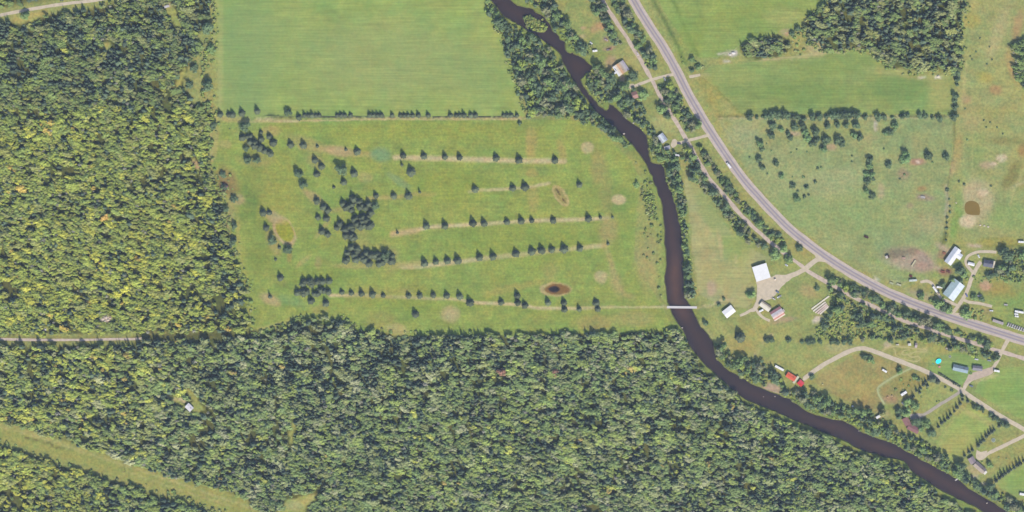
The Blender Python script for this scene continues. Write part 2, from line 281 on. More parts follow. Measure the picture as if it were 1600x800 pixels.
# ---------------------------------------------------------------- ground colours: worn, dry, mown and bare patches (photo pixels)
# (cx, cy, rx, ry, rotation deg, colour, strength, softness)
SPOTS = [
 # pale worn greens and tees of the golf course
 (918, 231, 10, 9, 0, (190, 178, 132), .9, .6), (967, 312, 11, 8, 0, (196, 182, 138), .95, .6), (939, 433, 10, 10, 0, (184, 174, 128), .9, .7),
 (704, 491, 15, 13, 0, (178, 172, 120), .9, .6), (704, 491, 9, 8, 0, (188, 176, 130), .7, .7), (352, 225, 10, 7, 0, (176, 170, 112), .7, .7),
 (570, 277, 12, 7, 0, (172, 164, 112), .6, .8), (967, 312, 26, 20, 0, (126, 150, 92), .5, .9), (918, 231, 20, 17, 0, (138, 153, 92), .4, .9),
 (595, 242, 16, 11, 10, (128, 159, 118), .75, .9), (624, 284, 22, 6, 35, (134, 159, 116), .6, .9), (455, 470, 24, 8, 15, (128, 159, 110), .5, .9),
 (385, 320, 18, 30, 0, (118, 142, 88), .5, 1), (395, 285, 16, 40, 5, (124, 142, 88), .4, 1), (410, 380, 24, 50, 5, (132, 144, 86), .4, 1),
 (376, 470, 14, 60, 0, (136, 153, 84), .35, 1), (432, 290, 36, 60, 0, (160, 160, 92), .4, 1), (830, 225, 9, 26, 0, (178, 164, 106), .7, .9),
 (831, 270, 9, 6, 0, (176, 162, 104), .6, .9), (833, 310, 8, 22, 0, (172, 160, 104), .5, 1), (878, 235, 6, 18, -12, (176, 158, 104), .5, 1), (846, 268, 12, 10, 0, (136, 154, 96), .5, 1),
 (935, 260, 12, 26, 0, (164, 154, 106), .6, 1), (947, 300, 10, 40, 0, (160, 158, 104), .5, 1), (950, 360, 14, 22, 10, (172, 158, 110), .65, 1), (962, 440, 10, 24, -20, (170, 164, 112), .6, 1),
 (930, 505, 30, 12, 0, (166, 156, 104), .65, 1), (990, 498, 30, 12, 0, (170, 162, 110), .55, 1), (1010, 400, 18, 34, 10, (172, 160, 112), .6, 1), (1012, 430, 14, 30, 0, (176, 168, 112), .5, 1),
 (1000, 350, 8, 40, 0, (158, 164, 104), .5, 1), (970, 480, 60, 22, 0, (148, 158, 96), .4, 1), (590, 460, 50, 9, 0, (168, 160, 104), .35, 1), (595, 500, 22, 12, 0, (160, 150, 100), .4, 1),
 (480, 225, 30, 10, 20, (178, 166, 112), .5, 1), (530, 236, 24, 8, 8, (186, 166, 123), .75, .8), (424, 205, 14, 8, 0, (182, 164, 112), .6, .9), (400, 250, 28, 10, 0, (172, 164, 108), .5, .9),
 (492, 252, 16, 10, 30, (176, 168, 112), .5, .9), (490, 308, 20, 7, 35, (186, 163, 119), .6, .9), (355, 285, 16, 24, -20, (150, 129, 97), .75, .9), (350, 291, 7, 7, 0, (92, 67, 62), .8, .8), (358, 335, 9, 26, 10, (174, 162, 116), .6, .9),
 (372, 312, 10, 8, 0, (184, 164, 124), .7, .9), (430, 340, 16, 8, 25, (186, 166, 126), .7, .9), (428, 380, 9, 20, -25, (180, 164, 112), .6, .9), (452, 402, 4, 8, 0, (176, 151, 100), .6, .9),
 (474, 408, 14, 4, -40, (182, 166, 112), .55, 1), (497, 410, 5, 10, 0, (178, 160, 112), .5, 1), (566, 380, 14, 34, -15, (168, 164, 106), .45, 1), (560, 415, 40, 5, 0, (172, 166, 112), .6, .9), (600, 384, 12, 8, 0, (172, 168, 104), .6, .9), (612, 405, 12, 20, 0, (176, 166, 112), .5, .9),
 (422, 468, 16, 8, 25, (186, 168, 124), .75, .8), (500, 484, 14, 8, 0, (170, 160, 104), .5, 1), (636, 455, 12, 5, 0, (170, 164, 110), .4, 1), (800, 450, 50, 6, -12, (178, 166, 104), .45, 1), (860, 425, 12, 16, 0, (166, 160, 104), .4, 1),
 (360, 186, 26, 5, 0, (182, 172, 118), .5, 1), (336, 225, 5, 26, 8, (182, 172, 118), .6, .8), (700, 290, 70, 30, 0, (146, 157, 84), .35, 1), (640, 470, 90, 16, 0, (140, 154, 84), .3, 1), (820, 380, 120, 30, 0, (138, 156, 84), .3, 1), (500, 430, 60, 16, 0, (128, 146, 84), .35, 1), (780, 215, 60, 16, 0, (156, 161, 92), .3, 1),
 (640, 205, 160, 12, 0, (160, 164, 88), .35, 1), (460, 199, 40, 8, 0, (166, 164, 92), .35, 1),
 # dry pond on the course, its ring, oval bunkers
 (868, 452, 25, 11, 0, (188, 172, 124), .95, .25), (871, 452, 20, 8.5, 0, (140, 112, 83), .95, .3), (866, 452, 9, 5, 0, (66, 62, 68), .9, .5),
 (876, 306, 9, 19, -35, (188, 172, 122), .95, .25), (876, 306, 6, 15, -35, (166, 156, 104), .95, .3), (872, 300, 1.6, 7, -35, (112, 100, 70), .9, .5), (881, 313, 1.4, 5, -35, (112, 100, 70), .9, .5),
 (444, 361, 15, 24, -28, (190, 170, 129), .9, .25), (445, 360, 12, 19, -28, (158, 160, 82), .95, .3),
 # hay field tones
 (385, 90, 44, 100, 0, (139, 165, 110), .7, 1), (440, 60, 60, 50, 0, (150, 168, 110), .4, 1), (600, 90, 120, 60, 0, (158, 168, 114), .5, 1), (740, 110, 50, 50, 0, (150, 165, 110), .4, 1), (345, 90, 4, 110, 0, (172, 178, 118), .5, 1), (480, 130, 40, 30, 0, (150, 167, 108), .4, 1),
 # roadside field, north-east fields and pasture
 (1180, 20, 60, 24, -20, (146, 164, 96), .4, 1), (1225, 26, 30, 14, 0, (172, 176, 112), .6, 1), (1080, 60, 20, 40, 30, (138, 159, 92), .4, 1), (1145, 84, 8, 4, -10, (216, 208, 196), .95, .7), (1127, 84, 12, 2, -14, (206, 196, 172), .8, .8), (1135, 95, 6, 1.5, 0, (210, 200, 180), .7, .8), (1275, 75, 16, 12, 0, (186, 176, 130), .75, .9), (1227, 50, 7, 5, 0, (190, 167, 137), .7, .9),
 (1250, 145, 90, 18, 0, (128, 153, 94), .5, 1), (1400, 140, 50, 20, 0, (124, 152, 96), .6, 1), (1470, 140, 18, 34, 0, (172, 172, 112), .6, 1), (1420, 115, 60, 7, 6, (178, 172, 116), .5, 1), (1440, 122, 5, 1.6, 0, (226, 214, 190), .8, .8), (1465, 120, 5, 2.5, 0, (226, 214, 190), .8, .8), (1150, 120, 40, 14, 0, (160, 168, 106), .5, 1), (1300, 105, 60, 14, -8, (140, 160, 96), .4, 1),
 (1108, 140, 12, 30, -28, (168, 160, 98), .5, 1), (1160, 215, 26, 22, 0, (168, 172, 128), .6, 1), (1300, 205, 60, 16, 0, (160, 166, 108), .5, 1), (1297, 230, 10, 5, 0, (186, 159, 129), .7, .9), (1240, 209, 12, 4, 0, (192, 172, 143), .7, .9), (1368, 196, 3, 9, 0, (198, 188, 168), .7, 1), (1230, 275, 60, 40, 0, (164, 171, 122), .4, 1), (1300, 285, 60, 20, -12, (172, 176, 128), .5, 1), (1345, 330, 60, 40, 0, (152, 169, 112), .5, 1), (1250, 330, 40, 30, 20, (148, 169, 112), .5, 1),
 (1377, 300, 5, 12, 0, (190, 172, 138), .6, 1), (1360, 215, 16, 5, 0, (182, 164, 122), .4, 1), (1434, 253, 13, 5, 0, (178, 144, 121), .85, .7), (1436, 252, 3.5, 2, -10, (224, 206, 186), .9, .6), (1412, 272, 10, 8, 40, (166, 144, 125), .6, 1), (1440, 295, 7, 4, 0, (172, 143, 103), .75, .9), (1446, 309, 14, 5, 6, (162, 142, 126), .75, .9), (1442, 308, 6, 1.2, 12, (214, 206, 190), .8, .7), (1421, 321, 6, 4, 0, (168, 147, 122), .5, 1), (1450, 280, 40, 50, 0, (158, 165, 112), .4, 1), (1455, 350, 26, 16, 0, (176, 170, 126), .5, 1),
 (1497, 235, 7, 28, 6, (176, 162, 110), .7, .9), (1489, 262, 4, 14, 12, (186, 165, 123), .6, 1), (1528, 215, 14, 44, 0, (146, 163, 104), .4, 1),
 # farm yard dirt, pond and bare patches
 (1420, 405, 36, 17, 8, (174, 160, 138), .8, .9), (1400, 396, 18, 7, -10, (138, 130, 112), .7, .9), (1425, 393, 10, 6, 0, (150, 128, 112), .7, .9), (1443, 415, 16, 12, 30, (178, 154, 135), .8, .8), (1445, 403, 16, 5, 40, (176, 155, 138), .8, .9), (1472, 398, 10, 7, 0, (168, 140, 116), .75, .9), (1478, 424, 11, 6, 0, (160, 128, 107), .8, .9), (1475, 388, 14, 5, 30, (196, 175, 148), .7, .9), (1456, 428, 14, 6, 0, (150, 165, 100), .5, 1),
 (1526, 316, 26, 34, 0, (186, 174, 134), .95, .7), (1536, 301, 8, 6, 0, (206, 190, 154), .9, .7), (1511, 346, 13, 10, 0, (210, 194, 156), .95, .6), (1565, 247, 8, 6, 0, (210, 194, 158), .9, .7), (1543, 258, 12, 6, 0, (186, 168, 134), .75, .9), (1553, 256, 5, 3, 0, (206, 190, 160), .8, .8), (1520, 186, 16, 20, 0, (178, 168, 120), .6, 1), (1580, 275, 10, 26, 30, (136, 134, 92), .7, .9), (1598, 235, 8, 12, 0, (168, 140, 99), .7, 1), (1570, 220, 30, 6, 0, (148, 140, 96), .5, 1), (1556, 140, 10, 8, 30, (182, 150, 110), .8, .9), (1510, 155, 8, 6, 0, (178, 152, 118), .7, .9), (1538, 120, 12, 8, 20, (180, 168, 98), .6, 1), (1580, 100, 7, 24, -10, (184, 161, 112), .7, 1), (1590, 40, 8, 24, 15, (178, 154, 113), .7, 1), (1560, 50, 10, 40, 20, (186, 176, 128), .6, 1), (1518, 32, 14, 12, 0, (178, 166, 98), .6, 1), (1580, 340, 40, 20, 0, (146, 170, 108), .5, 1), (1500, 330, 8, 30, 0, (130, 163, 94), .6, 1), (1490, 355, 6, 20, 0, (132, 163, 96), .6, 1), (1560, 377, 40, 6, 0, (166, 158, 92), .6, 1), (1524, 384, 12, 3, 8, (196, 180, 156), .85, .8), (1550, 175, 40, 8, 0, (172, 164, 104), .4, 1),
 (1540, 446, 9, 8, 0, (190, 159, 130), .95, .5), (1560, 452, 30, 12, 10, (164, 150, 96), .6, 1), (1580, 470, 40, 16, 0, (132, 163, 98), .5, 1), (1570, 500, 30, 12, 20, (140, 163, 98), .5, 1), (1542, 486, 10, 6, 0, (166, 152, 112), .6, 1), (1463, 472, 10, 5, 0, (150, 156, 104), .4, 1), (1440, 462, 24, 6, 20, (186, 174, 144), .5, 1), (1400, 442, 12, 4, 10, (176, 178, 134), .6, 1), (1370, 437, 5, 4, 0, (206, 200, 176), .7, 1),
 # meadow by the river, yards
 (1110, 300, 20, 50, -20, (170, 175, 122), .4, 1), (1150, 385, 26, 22, 20, (152, 169, 104), .6, 1), (1110, 330, 12, 40, -35, (144, 165, 106), .5, 1), (1112, 450, 8, 12, 0, (190, 168, 137), .8, .9), (1125, 380, 3, 20, -10, (194, 180, 132), .6, 1), (1150, 410, 1.5, 16, 0, (196, 186, 136), .6, 1), (1140, 430, 40, 24, 0, (176, 174, 116), .4, 1), (1258, 385, 12, 20, -40, (168, 160, 104), .7, 1), (1240, 410, 16, 10, 20, (168, 172, 104), .6, 1), (1262, 455, 14, 9, 30, (182, 164, 118), .7, 1), (1250, 480, 30, 20, 0, (156, 166, 108), .4, 1), (1224, 500, 20, 4, -10, (180, 159, 129), .75, .9), (1276, 500, 7, 4, -30, (216, 204, 184), .85, .8), (1282, 495, 4, 2, -10, (226, 216, 200), .9, .6), (1160, 540, 26, 10, 10, (178, 164, 106), .7, 1), (1125, 520, 10, 24, -30, (170, 172, 112), .5, 1), (1220, 545, 40, 12, 0, (150, 167, 108), .5, 1), (1310, 545, 24, 8, 0, (184, 176, 128), .6, 1), (1205, 607, 15, 8, 5, (186, 163, 140), .95, .5), (1212, 614, 8, 5, 0, (190, 167, 138), .8, .8), (1250, 620, 14, 5, 20, (170, 166, 92), .6, 1),
 (938, 40, 8, 7, 0, (188, 159, 119), .8, .9), (928, 46, 6, 5, 0, (186, 158, 118), .8, .9), (911, 44, 4, 3, 0, (198, 171, 134), .85, .8), (946, 61, 5, 4, 0, (176, 149, 132), .7, .9), (952, 76, 9, 3, -14, (178, 152, 126), .85, .8), (955, 97, 9, 10, 20, (180, 156, 125), .8, .8), (972, 123, 4, 5, 0, (202, 179, 147), .85, .8), (910, 57, 6, 3, 0, (190, 167, 132), .6, 1), (1040, 195, 20, 14, 20, (180, 180, 122), .6, 1), (1028, 190, 12, 10, 0, (182, 178, 122), .5, 1), (990, 90, 8, 24, -30, (184, 176, 118), .5, 1), (1027, 122, 10, 7, 0, (178, 178, 118), .5, 1), (930, 25, 30, 20, 0, (156, 166, 110), .4, 1), (935, 88, 12, 8, 0, (140, 163, 96), .5, 1),
 (1300, 590, 26, 22, 0, (176, 164, 112), .5, 1), (1340, 600, 40, 22, 0, (166, 160, 104), .4, 1), (1390, 625, 12, 8, 0, (170, 146, 117), .8, .9), (1385, 635, 12, 5, 0, (140, 163, 100), .6, 1), (1380, 646, 10, 6, 0, (184, 163, 129), .5, 1), (1420, 595, 26, 14, 0, (160, 154, 96), .5, 1), (1455, 625, 24, 16, 0, (160, 171, 108), .5, 1), (1500, 690, 20, 22, 30, (176, 172, 108), .6, 1), (1490, 660, 22, 14, 0, (152, 170, 104), .5, 1), (1478, 702, 8, 10, 0, (184, 170, 110), .6, 1), (1570, 610, 30, 18, 0, (142, 170, 98), .5, 1), (1590, 640, 26, 14, 10, (156, 173, 104), .4, 1), (1545, 590, 16, 3, -16, (190, 186, 132), .7, .9), (1480, 560, 18, 8, 0, (152, 169, 112), .4, 1), (1515, 553, 24, 5, 0, (126, 154, 98), .5, 1), (1480, 582, 14, 8, 10, (130, 157, 96), .4, 1), (1400, 555, 36, 9, 6, (170, 168, 110), .5, 1), (1387, 538, 6, 4, 0, (206, 188, 156), .9, .8), (1590, 745, 30, 16, 0, (142, 169, 98), .5, 1), (1540, 735, 22, 10, 20, (164, 172, 112), .4, 1), (1522, 734, 12, 6, 30, (188, 176, 134), .7, .9), (1515, 745, 14, 4, 0, (196, 184, 158), .7, .9), (1536, 756, 5, 3, 0, (200, 180, 154), .7, .9), (1584, 783, 4, 3, 20, (214, 192, 173), .8, .8), (1410, 692, 4, 3, 0, (196, 180, 132), .7, .9), (1400, 678, 3, 3, 0, (200, 176, 102), .6, .9),
 # clearings in the woods
 (165, 499, 9, 5, -10, (214, 196, 176), .95, .4), (70, 515, 3, 2.5, 0, (214, 206, 196), .9, .6), (304, 254, 6, 4, 20, (196, 168, 128), .85, .7), (309, 261, 2.5, 5, 0, (196, 169, 132), .8, .7), (262, 8, 7, 4, 0, (208, 183, 149), .7, .9), (284, 625, 9, 3, 25, (204, 190, 146), .9, .6), (460, 790, 14, 8, 0, (176, 176, 122), .8, .8), (482, 780, 14, 4, -38, (190, 182, 116), .8, .8), (620, 515, 18, 8, 10, (178, 172, 116), .8, .8), (624, 511, 10, 5, 15, (186, 176, 116), .6, .9), (167, 70, 5, 4, 0, (186, 178, 112), .7, .9), (40, 28, 20, 5, -20, (190, 176, 112), .7, .9), (188, 507, 6, 2.5, 0, (198, 175, 146), .85, .8),
]
# (polyline, half width, colour, strength)
STROKES = [
 ([(617, 246), (700, 248), (800, 251), (882, 252)], 2.6, (202, 188, 144), .85), ([(733, 300), (752, 297), (800, 295), (830, 292), (858, 286)], 1.6, (202, 188, 144), .8), ([(575, 310), (620, 308), (650, 303), (680, 304)], 2.2, (180, 166, 112), .6),
 ([(614, 366), (640, 362), (670, 355), (715, 352), (770, 349), (830, 345), (900, 343), (950, 341)], 2.0, (202, 188, 144), .85), ([(614, 366), (650, 360)], 3.5, (188, 166, 120), .6), ([(630, 417), (660, 416), (700, 411), (730, 407), (770, 402), (830, 396), (900, 388), (945, 383)], 2.4, (202, 188, 144), .8), ([(625, 415), (655, 412)], 3.6, (186, 174, 120), .6),
 ([(516, 462), (560, 461), (640, 465), (720, 468), (745, 473), (800, 475), (840, 481), (900, 482), (960, 480)], 1.7, (202, 188, 144), .85), ([(960, 480), (1000, 480), (1044, 480)], 1.1, (206, 194, 150), .95), ([(1087, 480), (1100, 479), (1115, 476), (1128, 469), (1145, 467)], 1.1, (198, 184, 140), .85),
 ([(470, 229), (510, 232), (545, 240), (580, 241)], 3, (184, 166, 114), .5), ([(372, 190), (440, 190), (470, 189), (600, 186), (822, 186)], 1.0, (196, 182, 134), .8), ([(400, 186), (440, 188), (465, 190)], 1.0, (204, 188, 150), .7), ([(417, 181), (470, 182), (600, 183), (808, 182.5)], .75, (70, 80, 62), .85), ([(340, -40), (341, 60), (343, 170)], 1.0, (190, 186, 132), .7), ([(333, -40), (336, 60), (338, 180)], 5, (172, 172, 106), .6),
 ([(327, 215), (331, 250)], 2.2, (188, 176, 122), .7), ([(335, 195), (325, 225)], 2.5, (186, 176, 120), .7), ([(370, 205), (415, 258), (425, 300)], 2.0, (168, 168, 104), .4), ([(372, 312), (372, 380), (384, 440), (388, 500)], 2.2, (176, 172, 106), .7), ([(380, 380), (384, 440), (392, 510)], 4, (168, 172, 100), .5), ([(394, 518), (440, 506), (470, 494)], 2.5, (182, 178, 112), .6), ([(420, 343), (445, 350), (462, 372), (455, 385)], 2, (184, 170, 120), .5),
 ([(520, 330), (540, 325)], 3, (176, 166, 112), .5), ([(505, 328), (515, 345), (508, 352), (495, 370)], 2.2, (174, 166, 110), .6), ([(945, 383), (955, 410), (962, 440), (975, 460), (990, 465)], 3, (174, 162, 112), .6), ([(997, 306), (993, 345), (989, 382), (990, 404), (1000, 428), (1024, 464)], 1.0, (150, 170, 98), .8), ([(921, 191), (950, 219), (986, 253), (998, 278)], 1.2, (152, 169, 98), .6), ([(1000, 280), (1018, 300), (1026, 340), (1030, 380), (1032, 430), (1040, 470)], 5, (158, 169, 104), .6), ([(960, 362), (985, 362)], 2, (152, 169, 96), .5),
 # field edges, tracks and ditches
 ([(1020, 0), (1040, 35), (1062, 78), (1070, 98)], 2.2, (96, 119, 76), .6), ([(1032, -40), (1052, 0), (1075, 55), (1090, 86)], 1.6, (104, 129, 76), .5), ([(1113, 128), (1130, 150), (1155, 175)], 1.0, (128, 136, 82), .6), ([(1080, 120), (1090, 119), (1105, 116)], 2.0, (190, 184, 138), .6), ([(1124, 186), (1200, 186), (1300, 184), (1487, 183)], .9, (196, 188, 146), .6), ([(1160, 180), (1300, 181), (1488, 181)], .8, (84, 94, 66), .7), ([(1125, 183), (1160, 182)], 1, (92, 100, 66), .6), ([(1188, 94), (1240, 90), (1290, 82), (1345, 75)], 1.3, (196, 184, 136), .7),
 ([(1492, 185), (1491, 240), (1480, 290), (1476, 370)], 1.0, (120, 128, 84), .5), ([(1503, 120), (1500, 180), (1490, 260)], 3, (182, 174, 116), .4), ([(1510, 100), (1503, 170)], 1.2, (196, 186, 128), .5), ([(1519, 200), (1521, 215), (1518, 245), (1519, 270)], 1.0, (184, 180, 122), .6), ([(1600, 262), (1585, 295), (1575, 330), (1566, 360), (1560, 378)], 1.2, (184, 180, 124), .6), ([(1530, 385), (1600, 383)], 1.2, (138, 140, 86), .6), ([(1570, 296), (1600, 285)], 1.5, (190, 180, 136), .6), ([(1500, 375), (1490, 362), (1500, 345)], 2, (170, 168, 100), .5), ([(1478, 365), (1470, 390)], 2.5, (110, 120, 76), .7),
 ([(1478, 290), (1480, 312), (1478, 335)], 1.6, (196, 184, 156), .7), ([(1440, 402), (1455, 415), (1475, 425)], 3, (188, 166, 143), .7), ([(1360, 405), (1400, 425), (1440, 430)], 3, (150, 165, 104), .4), ([(1425, 420), (1432, 405)], 1.6, (214, 206, 170), .8), ([(1437, 412), (1441, 406)], 1.0, (206, 194, 150), .6),
 ([(1095, 330), (1120, 365), (1155, 395)], 4, (150, 170, 108), .4), ([(1143, 402), (1158, 412)], 5, (164, 171, 108), .3), ([(1180, 555), (1196, 530), (1205, 524)], 1.6, (196, 184, 138), .5), ([(1200, 556), (1215, 530)], 1.4, (126, 147, 92), .6), ([(1098, 520), (1120, 545), (1140, 556), (1160, 545)], 1.6, (120, 125, 84), .6), ([(1095, 505), (1115, 530), (1140, 545)], 3, (188, 178, 126), .5), ([(1120, 500), (1135, 520), (1150, 540)], 2, (184, 174, 116), .5),
 # dirt-bike loops in the rough lawn
 ([(1412, 547), (1408, 551), (1412, 554), (1424, 552), (1434, 549), (1447, 549), (1449, 546), (1440, 545), (1400, 541), (1385, 544), (1378, 549)], .9, (196, 188, 132), .7), ([(1418, 554), (1424, 558), (1436, 557), (1436, 562), (1430, 565), (1418, 562), (1400, 555), (1399, 548), (1396, 545)], .9, (190, 182, 126), .65), ([(1376, 552), (1383, 545), (1387, 538)], 1.6, (194, 178, 136), .75), ([(1442, 555), (1438, 565)], 1.4, (178, 164, 110), .6),
 # brown meadow track
 ([(1424, 575), (1412, 581), (1396, 589), (1380, 599), (1372, 606), (1373, 616), (1382, 632)], 1.6, (166, 174, 124), .95),
 ([(1524, 596), (1540, 590), (1552, 582)], 1.4, (196, 184, 142), .7), ([(1463, 706), (1500, 632)], 1.2, (190, 182, 124), .5), ([(1556, 756), (1600, 728)], 1.4, (176, 182, 120), .6), ([(1504, 640), (1548, 662)], 3, (184, 176, 120), .5),
 # power line cut: mown lane and wheel tracks
 ([(-40, 665), (60, 690), (130, 712), (200, 733), (270, 757), (340, 780), (400, 800), (460, 830)], 15, (160, 162, 100), .8), ([(-40, 656), (60, 683), (130, 706), (200, 728), (270, 752), (340, 776), (400, 796)], 1.2, (184, 178, 122), .7), ([(-40, 650), (40, 672), (90, 690), (130, 705)], 2.4, (176, 170, 112), .5), ([(40, 684), (78, 692), (88, 700), (112, 703)], .8, (112, 108, 70), .7), ([(200, 737), (280, 766), (360, 790)], 1, (186, 178, 122), .5),
 # dirt lane through the woods and its verge, darkened eastward with painted tree shade
 ([(-40, 528), (0, 530), (100, 531), (175, 530), (215, 530)], 5, (150, 148, 98), .8), ([(215, 529), (300, 525), (400, 521)], 5, (110, 112, 76), .9), ([(-40, 12), (0, 24), (50, 14), (100, 6), (150, 0), (190, -10)], 9, (160, 165, 108), .9), ([(20, 30), (50, 26), (70, 18)], 4, (184, 172, 110), .5), ([(258, 612), (263, 620), (272, 624)], 1.2, (200, 188, 140), .8), ([(248, 585), (253, 600)], 1.2, (196, 186, 136), .8),
 # damp mown corridor beside the trail
 ([(1066, 262), (1085, 290), (1110, 335)], 4, (176, 172, 110), .4), ([(1085, 112), (1110, 145), (1135, 190), (1160, 235)], 3, (170, 168, 104), .4),
 # verge along the highway
 (ROAD, 12, (170, 170, 110), .55), (TRAIL, 5, (158, 160, 108), .6),
]
AREAS = [   # polygon, colour, edge raggedness
 (P_HAY, (156, 174, 106), .5), (P_GOLF, (151, 165, 96), .8), (P_NEF1, (150, 167, 101), 1), (P_NEF2, (147, 164, 104), 1), (P_PAST, (156, 166, 116), 1), (P_FARM, (162, 166, 112), 1), (P_MEAD, (174, 172, 122), 1.2), (P_BROWN, (164, 154, 106), 1.5), (P_SEF1, (152, 172, 106), 1), (P_SEF2, (162, 176, 106), 1), (P_SEF3, (154, 172, 108), 1), (P_LAWN, (146, 170, 106), 1),
]
FOREST_FLOOR = [W_WEST, W_SOUTH, W_SW, W_NE, W_TOP, W_EAST, W_GROVE]

def land_colour(X, Y):
    px = X / S + 800; py = 400 - Y / S
    jx = (fbm(px, py, 9, 1) - .5); jy = (fbm(px, py, 9, 4) - .5)
    c = np.tile(A(158, 164, 106), (len(px), 1)) if True else None
    t = fbm(px, py, 60, 7)[:, None]
    c = c * (1 - .5 * t) + A(166, 162, 108) * .5 * t
    wet = np.exp(-(np.minimum(polydist(px, py, RB_W[::3]), polydist(px, py, RB_E[::3])) / 12) ** 2)[:, None] * .6
    c = c * (1 - wet) + A(128, 148, 86) * wet
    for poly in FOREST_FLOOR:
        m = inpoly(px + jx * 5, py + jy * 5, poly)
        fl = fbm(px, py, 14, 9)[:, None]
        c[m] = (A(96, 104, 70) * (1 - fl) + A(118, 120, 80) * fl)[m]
    for poly in GLADES:
        m = inpoly(px + jx * 4, py + jy * 4, poly)
        c[m] = A(166, 168, 104)
    for poly, col, rag in AREAS:
        m = inpoly(px + jx * rag * 2, py + jy * rag * 2, poly)
        c[m] = A(*col)
    n1 = fbm(px, py, 11, 21); n2 = fbm(px, py, 30, 23); n3 = fbm(px * .35, py * 1.6, 9, 25)
    c = c * (1 + .36 * (n1 - .5) + .22 * (n3 - .5))[:, None]
    c[:, 0] *= 1 + .46 * (n2 - .5); c[:, 1] *= 1 + .08 * (n2 - .5); c[:, 2] *= 1 + .22 * (fbm(px, py, 18, 31) - .5)
    def blend(k, col, a):
        c[k] = c[k] * (1 - a[:, None]) + A(*col) * a[:, None]
    big = fbm(px, py, 16, 3)
    for pts, hw, col, st in STROKES:
        hw = hw * 1.2 if hw < 4 else hw
        p = np.asarray(pts, float)
        lo = p.min(0) - hw * 3; hi = p.max(0) + hw * 3
        k = np.nonzero((px > lo[0]) & (px < hi[0]) & (py > lo[1]) & (py < hi[1]))[0]
        if not len(k): continue
        d = polydist(px[k] + jx[k] * 2, py[k] + jy[k] * 2, pts)
        a = (np.clip(1.35 - d / hw * .75, 0, 1) * st * (.9 + .6 * big[k])).clip(0, 1)
        blend(k, col, a)
    for cx, cy, rx, ry, rot, col, st, soft in sorted(SPOTS, key=lambda q: -q[2] * q[3]):
        R = max(rx, ry) * 1.7 + 3
        k = np.nonzero((abs(px - cx) < R) & (abs(py - cy) < R))[0]
        if not len(k): continue
        a = math.radians(rot)
        rag = min(1.6, .22 * min(rx, ry))
        dx = px[k] - cx + jx[k] * rag * 2; dy = py[k] - cy + jy[k] * rag * 2
        u = (dx * math.cos(a) + dy * math.sin(a)) / rx; v = (-dx * math.sin(a) + dy * math.cos(a)) / ry
        d = np.hypot(u, v)
        f = np.clip((1 + soft * .5 - d) / max(soft, .1), 0, 1); f = f * f * (3 - 2 * f)
        blend(k, col, (f * st * (.85 + .6 * big[k])).clip(0, 1))
    return c

def sheet(poly, z, step, mats, outer=None, holes=(), zfun=None, closed_px=True):
    """flat sheet with a fine grid inside, cut exactly along its outline"""
    P = [W(*p) for p in poly] if closed_px else list(poly)
    xs = [p[0] for p in P]; ys = [p[1] for p in P]
    gx = np.arange(max(min(xs), -720) + step * .5, min(max(xs), 720), step); gy = np.arange(max(min(ys), -400) + step * .5, min(max(ys), 400), step)
    GX, GY = np.meshgrid(gx, gy); GX = GX.ravel(); GY = GY.ravel()
    GX = GX + RNG.uniform(-.3, .3, len(GX)) * step; GY = GY + RNG.uniform(-.3, .3, len(GY)) * step
    k = inpoly(GX, GY, P)
    for h in holes: k &= ~inpoly(GX, GY, h)
    pts = [Vector(p) for p in P]
    edges = [(i, (i + 1) % len(P)) for i in range(len(P))]
    for h in holes:
        b = len(pts)
        pts += [Vector(p) for p in h]; edges += [(b + i, b + (i + 1) % len(h)) for i in range(len(h))]
    pts += [Vector((a, b)) for a, b in zip(GX[k], GY[k])]
    v, e, f, *_ = delaunay_2d_cdt(pts, edges, [], 1, 1e-5)
    V = np.array([(q[0], q[1]) for q in v])
    F = np.array([t for t in f])
    if holes:
        cen = V[F].mean(1)
        keep = np.ones(len(F), bool)
        for h in holes: keep &= ~inpoly(cen[:, 0], cen[:, 1], h)
        F = F[keep]
    a = V[F]
    sgn = (a[:, 1, 0] - a[:, 0, 0]) * (a[:, 2, 1] - a[:, 0, 1]) - (a[:, 1, 1] - a[:, 0, 1]) * (a[:, 2, 0] - a[:, 0, 0])
    F[sgn < 0] = F[sgn < 0][:, ::-1]
    Z = np.full(len(V), z) if zfun is None else zfun(V[:, 0], V[:, 1])
    return mesh_np('land', np.column_stack([V, Z]), F, mats, land_colour(V[:, 0], V[:, 1]))

GRASS = mat_land('rough_grass', 0, .34, .2, .3, 0, .1)
TURF = mat_land('course_turf', .12, .3, .17, .3, math.radians(4), .1)
HAYM = mat_land('mown_hay', .16, .1, .10, .25, 0, .04)
PASTM = mat_land('grazed_pasture', .05, .34, .17, .3, 0, .1)
MOWN = mat_land('mown_field', .18, .18, .13, .3, math.radians(-6), .06)
RIVW = [W(*p) for p in RIVER]
OUT = [(-3800, -3800), (3800, -3800), (3800, 3800), (-3800, 3800)]
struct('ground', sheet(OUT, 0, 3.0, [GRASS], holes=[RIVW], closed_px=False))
struct('hay_field', sheet(P_HAY, .05, 3.2, [HAYM]))
struct('golf_course', sheet(P_GOLF, .05, 1.45, [TURF]))
struct('roadside_field', sheet(P_NEF1, .05, 3.2, [MOWN]))
struct('mown_field', sheet(P_NEF2, .05, 3.2, [MOWN]))
struct('pasture', sheet(P_PAST, .05, 2.6, [PASTM]))
struct('farm_pasture', sheet(P_FARM, .05, 2.6, [PASTM]))
struct('meadow', sheet(P_MEAD, .05, 2.8, [MOWN]))
struct('brown_meadow', sheet(P_BROWN, .05, 2.4, [GRASS]))
struct('lawn', sheet(P_LAWN, .05, 2.4, [MOWN]))
